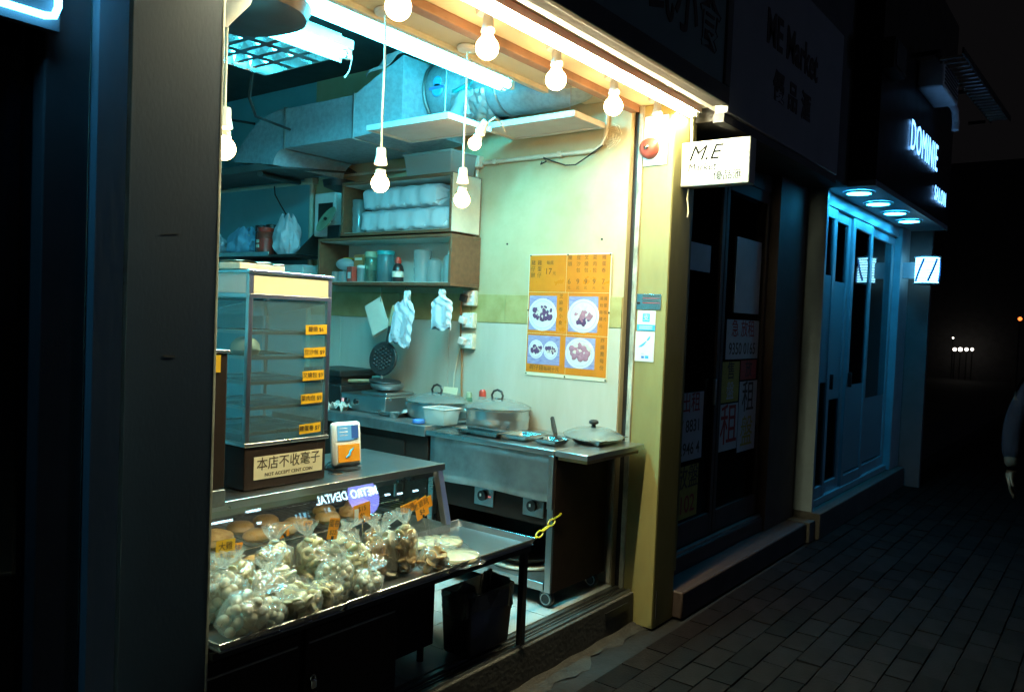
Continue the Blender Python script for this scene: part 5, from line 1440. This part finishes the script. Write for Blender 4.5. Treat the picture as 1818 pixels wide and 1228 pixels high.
# ---- sockets and lead
for i, (z, lab) in enumerate(((1.658, 'top wall socket with a black plug in it'), (1.528, 'middle wall socket with a white plug in it'), (1.405, 'bottom wall socket with a pale plug in it'))):
    t = thing('wall_socket', lab, 'socket', (3.62, 3.09, z - .045), group='wall sockets under the conduit')
    MB().span(3.606, 3.641, 3.045, 3.135, z - .045, z + .045).build('box', 'cream_plastic', t, bevel=0.004)
    MB().span(3.603, 3.6058, 3.05, 3.13, z - .04, z + .04).build('face_plate', 'white_plastic', t, bevel=0.0015)
    MB().box((3.600, 3.066, z + .02), (.006, .012, .018)).build('rocker_switch', 'white_plastic', t, bevel=0.0015)
    MB().box((3.601, 3.066, z - .012), (.003, .005, .005)).build('neon_dot', 'pilot_red', t)
    MB().box((3.588, 3.112, z), (.030, .045, .042), (.3, 0, 0)).build('plug', 'black_plastic' if i == 0 else 'white_plastic', t, bevel=0.006)
o = MB().tube([(3.59, 3.125, 1.64), (3.61, 3.15, 1.59), (3.625, 3.155, 1.45), (3.625, 3.14, 1.3), (3.625, 3.135, 1.15), (3.62, 3.12, 1.0)], .006, 8).build('orange_lead', 'label_brown'); tag(o, 'brownish lead hanging from the top socket down behind the pots', 'cable')
o = MB().tube([(3.59, 3.12, 1.39), (3.62, 3.16, 1.34), (3.63, 3.20, 1.2), (3.63, 3.21, 1.0)], .004, 6).build('grey_lead', 'cream_plastic'); tag(o, 'pale thin lead hanging from the bottom socket', 'cable')

# ---- steel shelf far left on the wall
t = thing('steel_shelf', 'steel wall shelf with triangular bracket at the rear left', 'shelf', (3.5, 5.0, 1.92))
MB().span(3.40, 3.65, 4.46, 5.9, 1.905, 1.925).build('board', 'dark_steel', t, bevel=0.002)
MB().span(3.392, 3.40, 4.74, 5.9, 1.915, 1.945).build('lip', 'steel_bright', t, bevel=0.002)
b = MB(); b.add([(3.40, 4.45, 1.926), (3.65, 4.45, 1.926), (3.65, 4.45, 2.17), (3.40, 4.458, 1.926), (3.65, 4.458, 1.926), (3.65, 4.458, 2.17)], [(0, 1, 2), (3, 5, 4), (0, 3, 4, 1), (1, 4, 5, 2), (0, 2, 5, 3)])
b.build('bracket', 'dark_steel', t, smooth=False)
MB().span(3.638, 3.65, 4.42, 4.50, 1.88, 2.20).build('bracket_plate', 'dark_steel', t)
t = thing('red_lid_jar', 'glass jar of sauce with red lid on the steel shelf', 'jar', (3.46, 4.87, 1.9265), group='things on the steel shelf')
MB().lathe([(.055, 0), (.06, .006), (.06, .15), (.05, .165)], n=24).build('body', 'sauce_red', t, world=False)
MB().lathe([(.0605, .035), (.0605, .115)], n=24, cap=False).build('paper_label', 'label_red', t, world=False)
for k in range(2): MB().box((-.061, .005 - .0 * k, .06 + .034 * k), (.003, .03, .022)).build('label_mark', 'paper', t, world=False)
MB().lathe([(.055, .162), (.058, .167), (.058, .19), (.05, .194)], n=24).build('lid', 'red_plastic', t, world=False)
t = thing('black_lid_jar', 'dark jars with black lids behind the red-lidded jar', 'jar', (3.54, 4.96, 1.9265), group='things on the steel shelf')
for dy in (-.05, .07):
    MB().lathe([(.045, 0), (.045, .17), (.04, .18)], (0, dy, 0), 20).build('body', 'sauce_dark', t, world=False)
    MB().lathe([(.047, .18), (.047, .22), (.04, .224)], (0, dy, 0), 20).build('lid', 'black_plastic', t, world=False)
MB().box((-.06, .17, .10), (.01, .06, .11), (0, .1, .2)).build('paper_label', 'paper_white', t, world=False)
def lump_bag(name, label, x, y, z, rx, ry, h, m, seed):
    rnd = random.Random(seed); ph = [rnd.uniform(0, 6) for _ in range(4)]
    b = MB()
    def fn(u, v):
        a = u * 6.28318
        k = (math.sin(min(v / .25, 1) * 1.57) * .4 + .6) * (1 if v < .5 else 1 - .62 * ((v - .5) / .5) ** 1.6)
        f = 1 + .10 * math.sin(5 * a + ph[0] + 6 * v) + .08 * math.sin(9 * a + ph[1] - 7 * v) + .05 * math.sin(17 * a + 11 * v)
        return (x + rx * k * f * math.cos(a), y + ry * k * f * math.sin(a), z + h * v + .02 * math.sin(4 * a + ph[2]) * v)
    b.grid(fn, 44, 20, closed_u=True); b.f.append(tuple(range(43, -1, -1)))
    o = b.build(name, m)
    return tag(o, label, 'plastic bag', 'things on the steel shelf')
lump_bag('white_bag', 'full white plastic bag with red eyelets on the steel shelf', 3.50, 4.68, 1.927, .07, .11, .27, 'bag_white', 1)
lump_bag('blue_bag', 'pale blue plastic bag on the steel shelf left of the jars', 3.52, 5.20, 1.927, .09, .17, .20, 'bag_blue', 2)
lump_bag('grey_bag', 'pale grey bag at the far left of the steel shelf by the pillar', 3.50, 5.60, 1.927, .09, .17, .18, 'bag_white', 3)
t = thing('red_box', 'dark red carton under the steel shelf', 'carton', (3.5, 4.95, 1.78), group='boxes under the steel shelf')
MB().span(3.42, 3.62, 4.70, 5.3, 1.73, 1.86).build('box', 'label_red', t, bevel=0.004); MB().span(3.417, 3.4195, 4.705, 4.78, 1.735, 1.855).build('blue_end', 'blue_plastic', t)
t = thing('white_crate', 'white box beside the dark red carton under the steel shelf', 'box', (3.55, 4.57, 1.70), group='boxes under the steel shelf')
MB().span(3.48, 3.63, 4.47, 4.68, 1.62, 1.86).build('box', 'white_metal', t, bevel=0.006)
MB().span(3.474, 3.479, 4.49, 4.66, 1.80, 1.805).build('lid_seam', 'dark_steel', t)
MB().span(3.42, 3.63, 4.45, 5.9, 1.60, 1.612).build('lower_board', 'dark_steel', bpy.data.objects['steel_shelf'], bevel=0.002)
t = thing('rear_junction_box', 'white box with two dark knockouts near the hidden bulb', 'junction box', (3.0, 4.75, 2.55))
MB().box((3.0, 4.80, 2.66), (.02, .13, .17)).build('box', 'white_plastic', t, bevel=0.004)
for z in (2.70, 2.63): MB().cyl((2.987, 4.80, z), .012, .006, 'x', 12).build('knockout', 'label_brown', t)
MB().tube([(3.0, 4.87, 2.72), (2.99, 4.7, 2.76), (3.0, 4.5, 2.72), (3.02, 4.4, 2.70)], .008, 8).build('cable', 'black_plastic', t)

# ---- poster
ps = thing('menu_poster', 'orange laminated menu poster with four food photographs on the wall', 'poster', (3.64, 2.41, 1.24))
WX = 3.6405
MB().span(WX - .003, WX - .0008, 2.147, 2.677, 1.238, 1.911).build('laminate', 'poster_film', ps)
for k, (ya, yb, za, zb) in enumerate(((2.152, 2.425, 1.703, 1.905), (2.427, 2.672, 1.703, 1.905), (2.152, 2.407, 1.475, 1.701), (2.409, 2.672, 1.475, 1.701), (2.152, 2.407, 1.258, 1.473), (2.409, 2.672, 1.258, 1.473))):
    MB().span(WX - .0040, WX - .0031, ya, yb, za, zb).build('sheet', 'poster_card', ps)
PX = WX - .0048
def pt(s, y, z, size, m='ink_faint', par=None): return text('handwriting', s, size, m, par or ps, (WX - .0043, y, z), XW_, YW_, ext=.0001)
for i, (s, y) in enumerate((('豬仔餅', 2.648), ('雞蛋仔', 2.605))):
    for j, c in enumerate(s): pt(c, y, 1.862 - j * .034, .030, 'ink')
pt('每底', 2.535, 1.862, .024, 'ink'); pt('17', 2.545, 1.815, .048); pt('元', 2.505, 1.805, .022)
for y, s, p in ((2.405, '饅頭', '6'), (2.350, '豆沙包', '9'), (2.300, '叉燒包', '9'), (2.248, '菜肉包', '9'), (2.192, '雞蛋卷', '7')):
    for j, c in enumerate(s): pt(c, y, 1.888 - j * .034, .027)
    pt(p, y, 1.760, .040); pt('元', y, 1.727, .020)
for j, c in enumerate('芝麻卷小食'): pt(c, 2.452, 1.68 - j * .036, .026)
for y, s in ((2.196, '腸粉每碟元'), (2.172, '蘿蔔糕元')):
    for j, c in enumerate(s): pt(c, y, 1.672 - j * .036, .021)
for j, c in enumerate('炸燒賣每份'): pt(c, 2.180, 1.452 - j * .036, .026)
pt('碗仔翅', 2.60, 1.283, .032); pt('每碗十元', 2.50, 1.280, .026)
def photo(y0, y1, z0, z1, plates, food):
    c = MB().span(WX - .0046, WX - .0041, y0, y1, z0, z1).build('photograph', 'photo_blue', ps)
    rnd = random.Random(int(y0 * 1000))
    for py, pz, r, ry in plates:
        q = MB(); q.lathe([(.0005, 0), (r, 0)], (WX - .0050, py, pz), 30, Matrix.Diagonal((1, ry, 1, 1)) @ Matrix.Rotation(-math.pi / 2, 4, 'Y') if False else Matrix.Rotation(-math.pi / 2, 4, 'Y') @ Matrix.Diagonal((1, ry, 1, 1)), cap=False)
        q.build('plate', 'plate_white', c)
        q = MB(); q.torus((WX - .0052, py, pz), r * .84, .0011, 30, 5, Matrix.Rotation(-math.pi / 2, 4, 'Y') @ Matrix.Diagonal((1, ry, 1, 1)))
        q.build('plate_rim', 'photo_blue', c)
        for m, n, sp, sz, dz in food:
            f = MB()
            for _ in range(n):
                a, d = rnd.uniform(0, 6.28), math.sqrt(rnd.random()) * r * sp
                f.ball((WX - .0054, py + d * math.cos(a), pz + dz * r + d * math.sin(a) * .6), sz * rnd.uniform(.8, 1.6), 7, 5, (.12, rnd.uniform(.7, 1.5), rnd.uniform(.6, 1.2)), (rnd.uniform(0, 3), 0, 0))
            f.build('food', m, c)
photo(2.480, 2.664, 1.492, 1.682, ((2.572, 1.578,   .090, 1.06),), (('food_dark', 50, .70, .010, .1), ('food_pale', 26, .6, .010, .1)))
photo(2.216, 2.400, 1.492, 1.682, ((2.306, 1.578, .090, 1.10),), (('food_pale', 14, .6, .014, .15), ('food_pink', 22, .5, .013, -.05), ('food_dark', 22, .55, .010, -.2)))
photo(2.448, 2.664, 1.303, 1.462, ((2.606, 1.385, .052, .95), (2.508, 1.383, .050, .95)), (('food_dark', 26, .65, .007, 0), ('food_pale', 8, .5, .008, 0)))
photo(2.224, 2.412, 1.296, 1.462, ((2.318, 1.378, .082, 1.12),), (('food_pink', 34, .75, .011, .05), ('food_pale', 12, .7, .012, .35)))
for y, z in ((2.668, 1.904), (2.42, 1.905), (2.154, 1.904), (2.672, 1.60), (2.150, 1.60), (2.670, 1.248), (2.41, 1.246), (2.154, 1.246)):
    MB().ball((WX - .004, y, z), .005, 10, 6).build('push_pin', 'black_plastic', ps)
for i, (y, z) in enumerate(((2.22, 1.985), (2.85, 1.975))):
    o = MB().ball((3.65, y, z), .006, 8, 6).build('wall_nail', 'black_plastic'); tag(o, ('dark nail head above the right of the poster', 'dark nail head in the wall left above the poster')[i], 'nail', 'nails in the wall')

# ---- things on the right pillar
PXR = 3.6705
t = thing('alarm_bell', 'round red fire bell on a white plate at the top of the pillar', 'alarm bell', (3.665, 1.96, 2.37))
MB().span(PXR - .006, PXR - .001, 1.872, 2.005, 2.35, 2.60).build('back_plate', 'white_metal', t, bevel=0.002)
Mx = Matrix.Rotation(-math.pi / 2, 4, 'Y')
MB().lathe([(.052, 0), (.054, .006), (.050, .020), (.036, .032), (.014, .036)], (PXR - .007, 1.968, 2.437), 32, Mx).build('gong', 'bell_red', t)
MB().lathe([(.012, .034), (.012, .042), (.007, .046), (.0005, .047)], (PXR - .007, 1.968, 2.437), 16, Mx).build('centre_nut', 'chrome', t)
MB().lathe([(.017, .0335), (.019, .036), (.016, .038)], (PXR - .007, 1.968, 2.437), 16, Mx).build('washer', 'bell_red', t)
t = thing('notice_plate', 'small grey metal notice plate with rows of tiny print on the pillar', 'notice', (3.665, 1.94, 1.62))
MB().span(PXR - .004, PXR - .001, 1.868, 2.030, 1.622, 1.702).build('plate', 'steel_bright', t, bevel=0.001)
MB().cyl((PXR - .007, 1.995, 1.655), .006, .008, 'x', 12).build('screw', 'black_plastic', t)
for k in range(4):
    MB().span(PXR - .0046, PXR - .0041, 1.875, 1.972, 1.690 - k * .012, 1.694 - k * .012).build('print_line', 'ink_red' if k % 2 else 'ink', t)
MB().span(PXR - .006, PXR - .0045, 2.026, 2.034, 1.636, 1.672).build('blue_tab', 'blue_print', t)
t = thing('payment_sticker', 'white and blue payment sticker below the metal notice plate', 'sticker', (3.665, 1.94, 1.51))
MB().span(PXR - .0028, PXR - .001, 1.895, 1.998, 1.515, 1.618).build('sheet', 'paper_white', t)
MB().span(PXR - .0034, PXR - .0029, 1.895, 1.998, 1.515, 1.546).build('blue_strip', 'blue_print', t)
MB().span(PXR - .0034, PXR - .0029, 1.927, 1.968, 1.560, 1.602).build('emblem', 'blue_print', t, bevel=0.0)
text('emblem_mark', '支', .034, 'paper_white', t, (PXR - .0037, 1.9475, 1.581), XW_, YW_, ext=.0001)
for k in range(2): MB().span(PXR - .0038, PXR - .0035, 1.91, 1.985, 1.524 + k * .010, 1.528 + k * .010).build('print_line', 'paper_white', t)
t = thing('card_sticker', 'white sticker with blue looping ribbon below the payment sticker', 'sticker', (3.665, 1.94, 1.36))
MB().span(PXR - .0028, PXR - .001, 1.895, 2.004, 1.358, 1.511).build('sheet', 'paper_white', t)
for a, b_ in (((1.982, 1.432), (1.94, 1.462)), ((1.938, 1.466), (1.92, 1.488))):
    q = MB(); n_ = 8
    pts_ = [(PXR - .0036, a[0] + (b_[0] - a[0]) * i / n_ , a[1] + (b_[1] - a[1]) * (i / n_) ** 1.5) for i in range(n_ + 1)]
    q.tube(pts_, [.001 + .004 * math.sin(math.pi * (i + .3) / (n_ + .6)) for i in range(n_ + 1)], 6); q.v = [(PXR - .0036 + (p[0] - PXR + .0036) * .1, p[1], p[2]) for p in q.v]
    q.build('ribbon', 'blue_print', t)
for ya, yb, za, zb, m in ((1.952, 1.968, 1.395, 1.40, 'paper_grey'), (1.925, 1.945, 1.374, 1.388, 'blue_print'), (1.95, 1.966, 1.374, 1.386, 'blue_plastic')):
    MB().span(PXR - .0034, PXR - .0029, ya, yb, za, zb).build('print', m, t)

# ---- projecting box sign
t = thing('box_sign', 'white projecting box sign lettered M.E Market on the pillar', 'sign', (3.79, 1.67, 2.245))
MB().span(3.752, 3.832, 1.478, 1.834, 2.247, 2.468).build('box', 'sign_white', t, bevel=0.004)
MB().span(3.7495, 3.7515, 1.486, 1.828, 2.255, 2.460).build('face', 'sign_white', t)
fx = 3.7488
text('lettering', 'M.E', .105, 'ink_black', t, (fx, 1.715, 2.405), XW_, YW_, shear=.35, sx=1.05)
text('lettering', 'Market', .052, 'ink_black', t, (fx, 1.722, 2.338), XW_, YW_, shear=.18)
text('lettering', '優品滙', .050, 'ink_black', t, (fx, 1.585, 2.288), XW_, YW_)
MB().tube([(3.79, 1.80, 2.47), (3.785, 1.802, 2.56), (3.78, 1.805, 2.655)], .006, 8).build('hanger', 'cream_plastic', t)
MB().tube([(3.79, 1.833, 2.36), (3.79, 1.845, 2.36)], .012, 10).build('wall_fixing', 'dark_steel', t)
MB().tube([(3.80, 1.81, 2.246), (3.80, 1.815, 2.19), (3.80, 1.805, 2.13), (3.80, 1.81, 2.10)], .004, 6).build('loose_wire', 'cream_plastic', t)

# ---- notices on the closed doors
def notice(name, label, x0, x1, z0, z1, m, rows, y=2.004, ry=0.0, mt='ink'):
    t = thing(name, label, 'notice', ((x0 + x1) / 2, y, z0), group='notices on the closed glass doors', rot=(0, ry, 0))
    wd, h = x1 - x0, z1 - z0
    MB().box((0, 0, h / 2), (wd, .0012, h)).build('sheet', m, t, world=False)
    for k, (s, c) in enumerate(rows):
        hh = h / len(rows)
        text('lettering', s, min(hh * .95, wd * 1.75 / max(len(s), 1)), c, t, (0, -.001, h - hh * (k + .5)), world=False, ext=.0001, bold=.001)
    return t
notice('to_let_notice', 'white to-let notice with large black digits 7 8831 low on the left door', 4.20, 4.55, .76, 1.16, 'paper_grey', (('出租', 'ink_red'), ('7 8831', 'ink'), ('2946 4', 'ink')))
notice('to_let_notice', 'white notice with black digits 9350 0165 on the right door', 4.846, 5.40, 1.345, 1.60, 'paper_grey', (('急 放租', 'ink_red'), ('9350 0165', 'ink')))
notice('flyer', 'yellow edged flyer at the bottom of the left door', 4.23, 4.52, .42, .73, 'poster_yellow', (('放盤', 'ink'), ('102', 'ink_red')))
notice('flyer', 'yellow flyer below the digits notice on the right door, upper left', 4.81, 5.09, 1.07, 1.33, 'poster_yellow', (('售', 'ink'), ('盤', 'paper_grey')))
notice('flyer', 'pale torn flyer lowest on the right door', 4.81, 5.10, .76, 1.06, 'paper_grey', (('租', 'ink_red'),))
notice('flyer', 'long pale flyer with yellow foot on the right door', 5.11, 5.42, .725, 1.195, 'paper_grey', (('租', 'ink'), ('盤', 'poster_yellow')))
notice('flyer', 'small red flyer on the right door under the digits', 5.11, 5.39, 1.205, 1.335, 'poster_red', (('放', 'ink'),))
notice('flyer', 'faint tall paper high on the right door', 4.95, 5.38, 1.645, 2.13, 'paper_grey', ())
notice('flyer', 'faint square paper high on the left door', 4.21, 4.55, 1.87, 2.03, 'paper_grey', ())

# ---- bin, chain
t = thing('rubbish_bin', 'black square rubbish bin with dark liner under the right tray', 'bin', (2.555, 2.075, .188))
b = MB()
ct_, cbm = .128, .112
def sq(s, z): return [(-s * 1.15, -s * .62, z), (s * 1.15, -s * .62, z), (s * 1.15, s * .62, z), (-s * 1.15, s * .62, z)]
b.add(sq(cbm, 0) + sq(ct_, .255), [(3, 2, 1, 0), (0, 1, 5, 4), (1, 2, 6, 5), (2, 3, 7, 6), (3, 0, 4, 7)])
o = b.build('body', 'bin_body', t, world=False, bevel=0.012); o.modifiers.new('thickness', 'SOLIDIFY').thickness = .003
def liner(u, v):
    a = u * 6.28318
    ca, sa = math.cos(a), math.sin(a)
    e = .30
    X = ct_ * 1.15 * math.copysign(abs(ca) ** e, ca); Y = ct_ * .62 * math.copysign(abs(sa) ** e, sa)
    if v < .5:
        k, z = 1.035 + .02 * math.sin(9 * a),   .175 + .17 * v + .02 * math.sin(3 * a + 1) * (1 - 2 * v)
    else:
        k, z = 1.035 - (v - .5) * .5, .262 + .012 * math.sin(5 * a) - (v - .5) * .30
    z += .018 * math.sin(2 * a + .6) * (1 - abs(v - .5))
    return (X * k + .004 * math.sin(17 * a + v * 8), Y * k + .004 * math.sin(15 * a), z)
b = MB(); b.grid(liner, 64, 18, closed_u=True)
b.build('liner', 'liner', t, world=False)
ch = thing('plastic_chain', 'yellow plastic chain sloping from the stove leg to the tray', 'chain', (3.0, 2.1, .55))
p0, p1 = Vector((3.165, 2.088, .64)), Vector((2.80, 2.13, .50))
for k in range(9):
    u = (k + .5) / 9
    p = p0.lerp(p1, u); p.z -= .05 * u * (1 - u) * 2
    d = (p1 - p0).normalized()
    M_ = d.to_track_quat('X', 'Z').to_matrix().to_4x4() @ Matrix.Rotation(math.pi / 2 * (k % 2) + .4, 4, 'X') @ Matrix.Diagonal((1.65, .85, 1, 1))
    MB().torus(tuple(p), .0145, .0042, 16, 6, M_).build('link', 'chain_yellow', ch)
o = lump_bag('floor_bag', 'small white plastic bag on the floor behind the bin', 2.42, 2.50, .184, .05, .05, .10, 'bag_white', 9); del o['group']

# ---- passer-by at the right edge
def person():
    t = thing('person', 'person in a dark jacket cut off by the right edge', 'person', (5.0, .215, 0))
    J = {'pel': (0, 0, .90, .125), 'wa': (0, .01, 1.06, .12), 'ch': (0, .01, 1.22, .135), 'nk0': (0, .0, 1.36, .07), 'nk': (0, 0, 1.40, .05),
         'shL': (0.01, .17, 1.31, .062), 'elL': (.04, .245, 1.08, .046), 'wrL': (-.05, .235, .87, .032),
         'shR': (0.01, -.17, 1.31, .062), 'elR': (.03, -.24, 1.06, .046), 'wrR': (-.02, -.24, .84, .032),
         'hpL': (0, .085, .86, .092), 'knL': (-.05, .09, .47, .062), 'anL': (.04, .09, .09, .04), 'toL': (-.10, .09, .035, .035),
         'hpR': (0, -.085, .86, .092), 'knR': (.03, -.09, .47, .062), 'anR': (.10, -.09, .09, .04), 'toR': (-.03, -.09, .035, .035)}
    E = [('pel', 'wa'), ('wa', 'ch'), ('ch', 'nk0'), ('nk0', 'nk'), ('ch', 'shL'), ('shL', 'elL'), ('elL', 'wrL'), ('ch', 'shR'), ('shR', 'elR'), ('elR', 'wrR'),
         ('pel', 'hpL'), ('hpL', 'knL'), ('knL', 'anL'), ('anL', 'toL'), ('pel', 'hpR'), ('hpR', 'knR'), ('knR', 'anR'), ('anR', 'toR')]
    def skin_obj(nm, J, E, m, root, grow=1.0, sub=2):
        ks = list(J); me = bpy.data.meshes.new(nm)
        me.from_pydata([J[k][:3] for k in ks], [(ks.index(a), ks.index(b)) for a, b in E], [])
        o = bpy.data.objects.new(nm, me); COL.objects.link(o); o.parent = t
        sk = o.modifiers.new('skin', 'SKIN'); sk.use_smooth_shade = True
        sd = o.modifiers.new('sub', 'SUBSURF'); sd.levels = sub; sd.render_levels = sub
        for i, k in enumerate(ks):
            me.skin_vertices[0].data[i].radius = (J[k][3] * grow,) * 2
            me.skin_vertices[0].data[i].use_root = (k == root)
        me.materials.append(MT[m])
        return o
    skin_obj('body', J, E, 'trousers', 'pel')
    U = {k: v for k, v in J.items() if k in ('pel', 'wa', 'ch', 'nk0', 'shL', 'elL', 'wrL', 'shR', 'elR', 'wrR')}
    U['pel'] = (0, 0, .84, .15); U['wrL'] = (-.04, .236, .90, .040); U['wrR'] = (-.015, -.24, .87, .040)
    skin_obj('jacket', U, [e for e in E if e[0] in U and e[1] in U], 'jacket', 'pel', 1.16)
    MB().box((-.02, .165, 1.315), (.10, .012, .02), (.3, 0, 0)).build('jacket_trim', 'jacket_trim', t, world=False, bevel=0.003)
    for sgn in (1, -1):
        K = {'p': (-.05 if sgn > 0 else -.02, .235 * sgn, .865 if sgn > 0 else .835, .024)}
        bx0 = K['p']
        K['q'] = (bx0[0] - .02, bx0[1], bx0[2] - .055, .028)
        ed = [('p', 'q')]
        for f, (dx, L_) in enumerate(((-.030, .060), (-.012, .072), (.006, .068), (.022, .052))):
            K[f'a{f}'] = (bx0[0] - .02 + dx, bx0[1] - .004 * sgn, bx0[2] - .075, .0085)
            K[f'b{f}'] = (bx0[0] - .022 + dx, bx0[1] - .012 * sgn, bx0[2] - .075 - L_ * .55, .008)
            K[f'c{f}'] = (bx0[0] - .026 + dx, bx0[1] - .030 * sgn, bx0[2] - .075 - L_, .007)
            ed += [('q', f'a{f}'), (f'a{f}', f'b{f}'), (f'b{f}', f'c{f}')]
        K['t0'] = (bx0[0] - .045, bx0[1] - .010 * sgn, bx0[2] - .05, .010); K['t1'] = (bx0[0] - .056, bx0[1] - .024 * sgn, bx0[2] - .085, .008)
        ed += [('p', 't0'), ('t0', 't1')]
        skin_obj('hand', K, ed, 'skin', 'p', sub=1)
    hd = MB()
    def head(u, v):
        a = u * 6.28318; b_ = math.pi * v
        x, y, z = math.sin(b_) * math.cos(a), math.sin(b_) * math.sin(a), -math.cos(b_)
        px, py, pz = x * .095, y * .076, z * .118
        if z < 0: px *= 1 + .10 * z; py *= 1 + .25 * z
        f = max(0, -x)
        px -= .022 * math.exp(-((z + .12) / .16) ** 2 - (y / .2) ** 2) * f                    # nose
        px += .010 * f * (math.exp(-((z - .08) / .10) ** 2 - ((abs(y) - .38) / .16) ** 2))    # eye sockets
        px -= .006 * f * math.exp(-((z + .48) / .08) ** 2 - (y / .3) ** 2)                    # lips
        py += .016 * math.copysign(1, y) * math.exp(-((z + .02) / .18) ** 2 - ((x - .10) / .10) ** 2) if abs(y) > .6 else 0  # ears
        return (px - .01, py, 1.505 + pz)
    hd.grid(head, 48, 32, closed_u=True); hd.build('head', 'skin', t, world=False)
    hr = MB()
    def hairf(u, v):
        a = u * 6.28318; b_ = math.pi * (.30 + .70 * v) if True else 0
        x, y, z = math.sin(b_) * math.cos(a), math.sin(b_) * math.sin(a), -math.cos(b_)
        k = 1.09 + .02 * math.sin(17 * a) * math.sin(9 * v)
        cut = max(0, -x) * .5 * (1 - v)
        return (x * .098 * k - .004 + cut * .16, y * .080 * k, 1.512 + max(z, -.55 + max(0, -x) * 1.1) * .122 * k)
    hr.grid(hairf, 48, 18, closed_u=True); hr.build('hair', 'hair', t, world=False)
    for sgn in (1, -1):
        MB().ball((-.088, .029 * sgn, 1.513), .0105, 12, 8).build('eye', 'paper_white', t, world=False)
        MB().ball((-.096, .029 * sgn, 1.513), .005, 8, 6).build('iris', 'hair', t, world=False)
person()
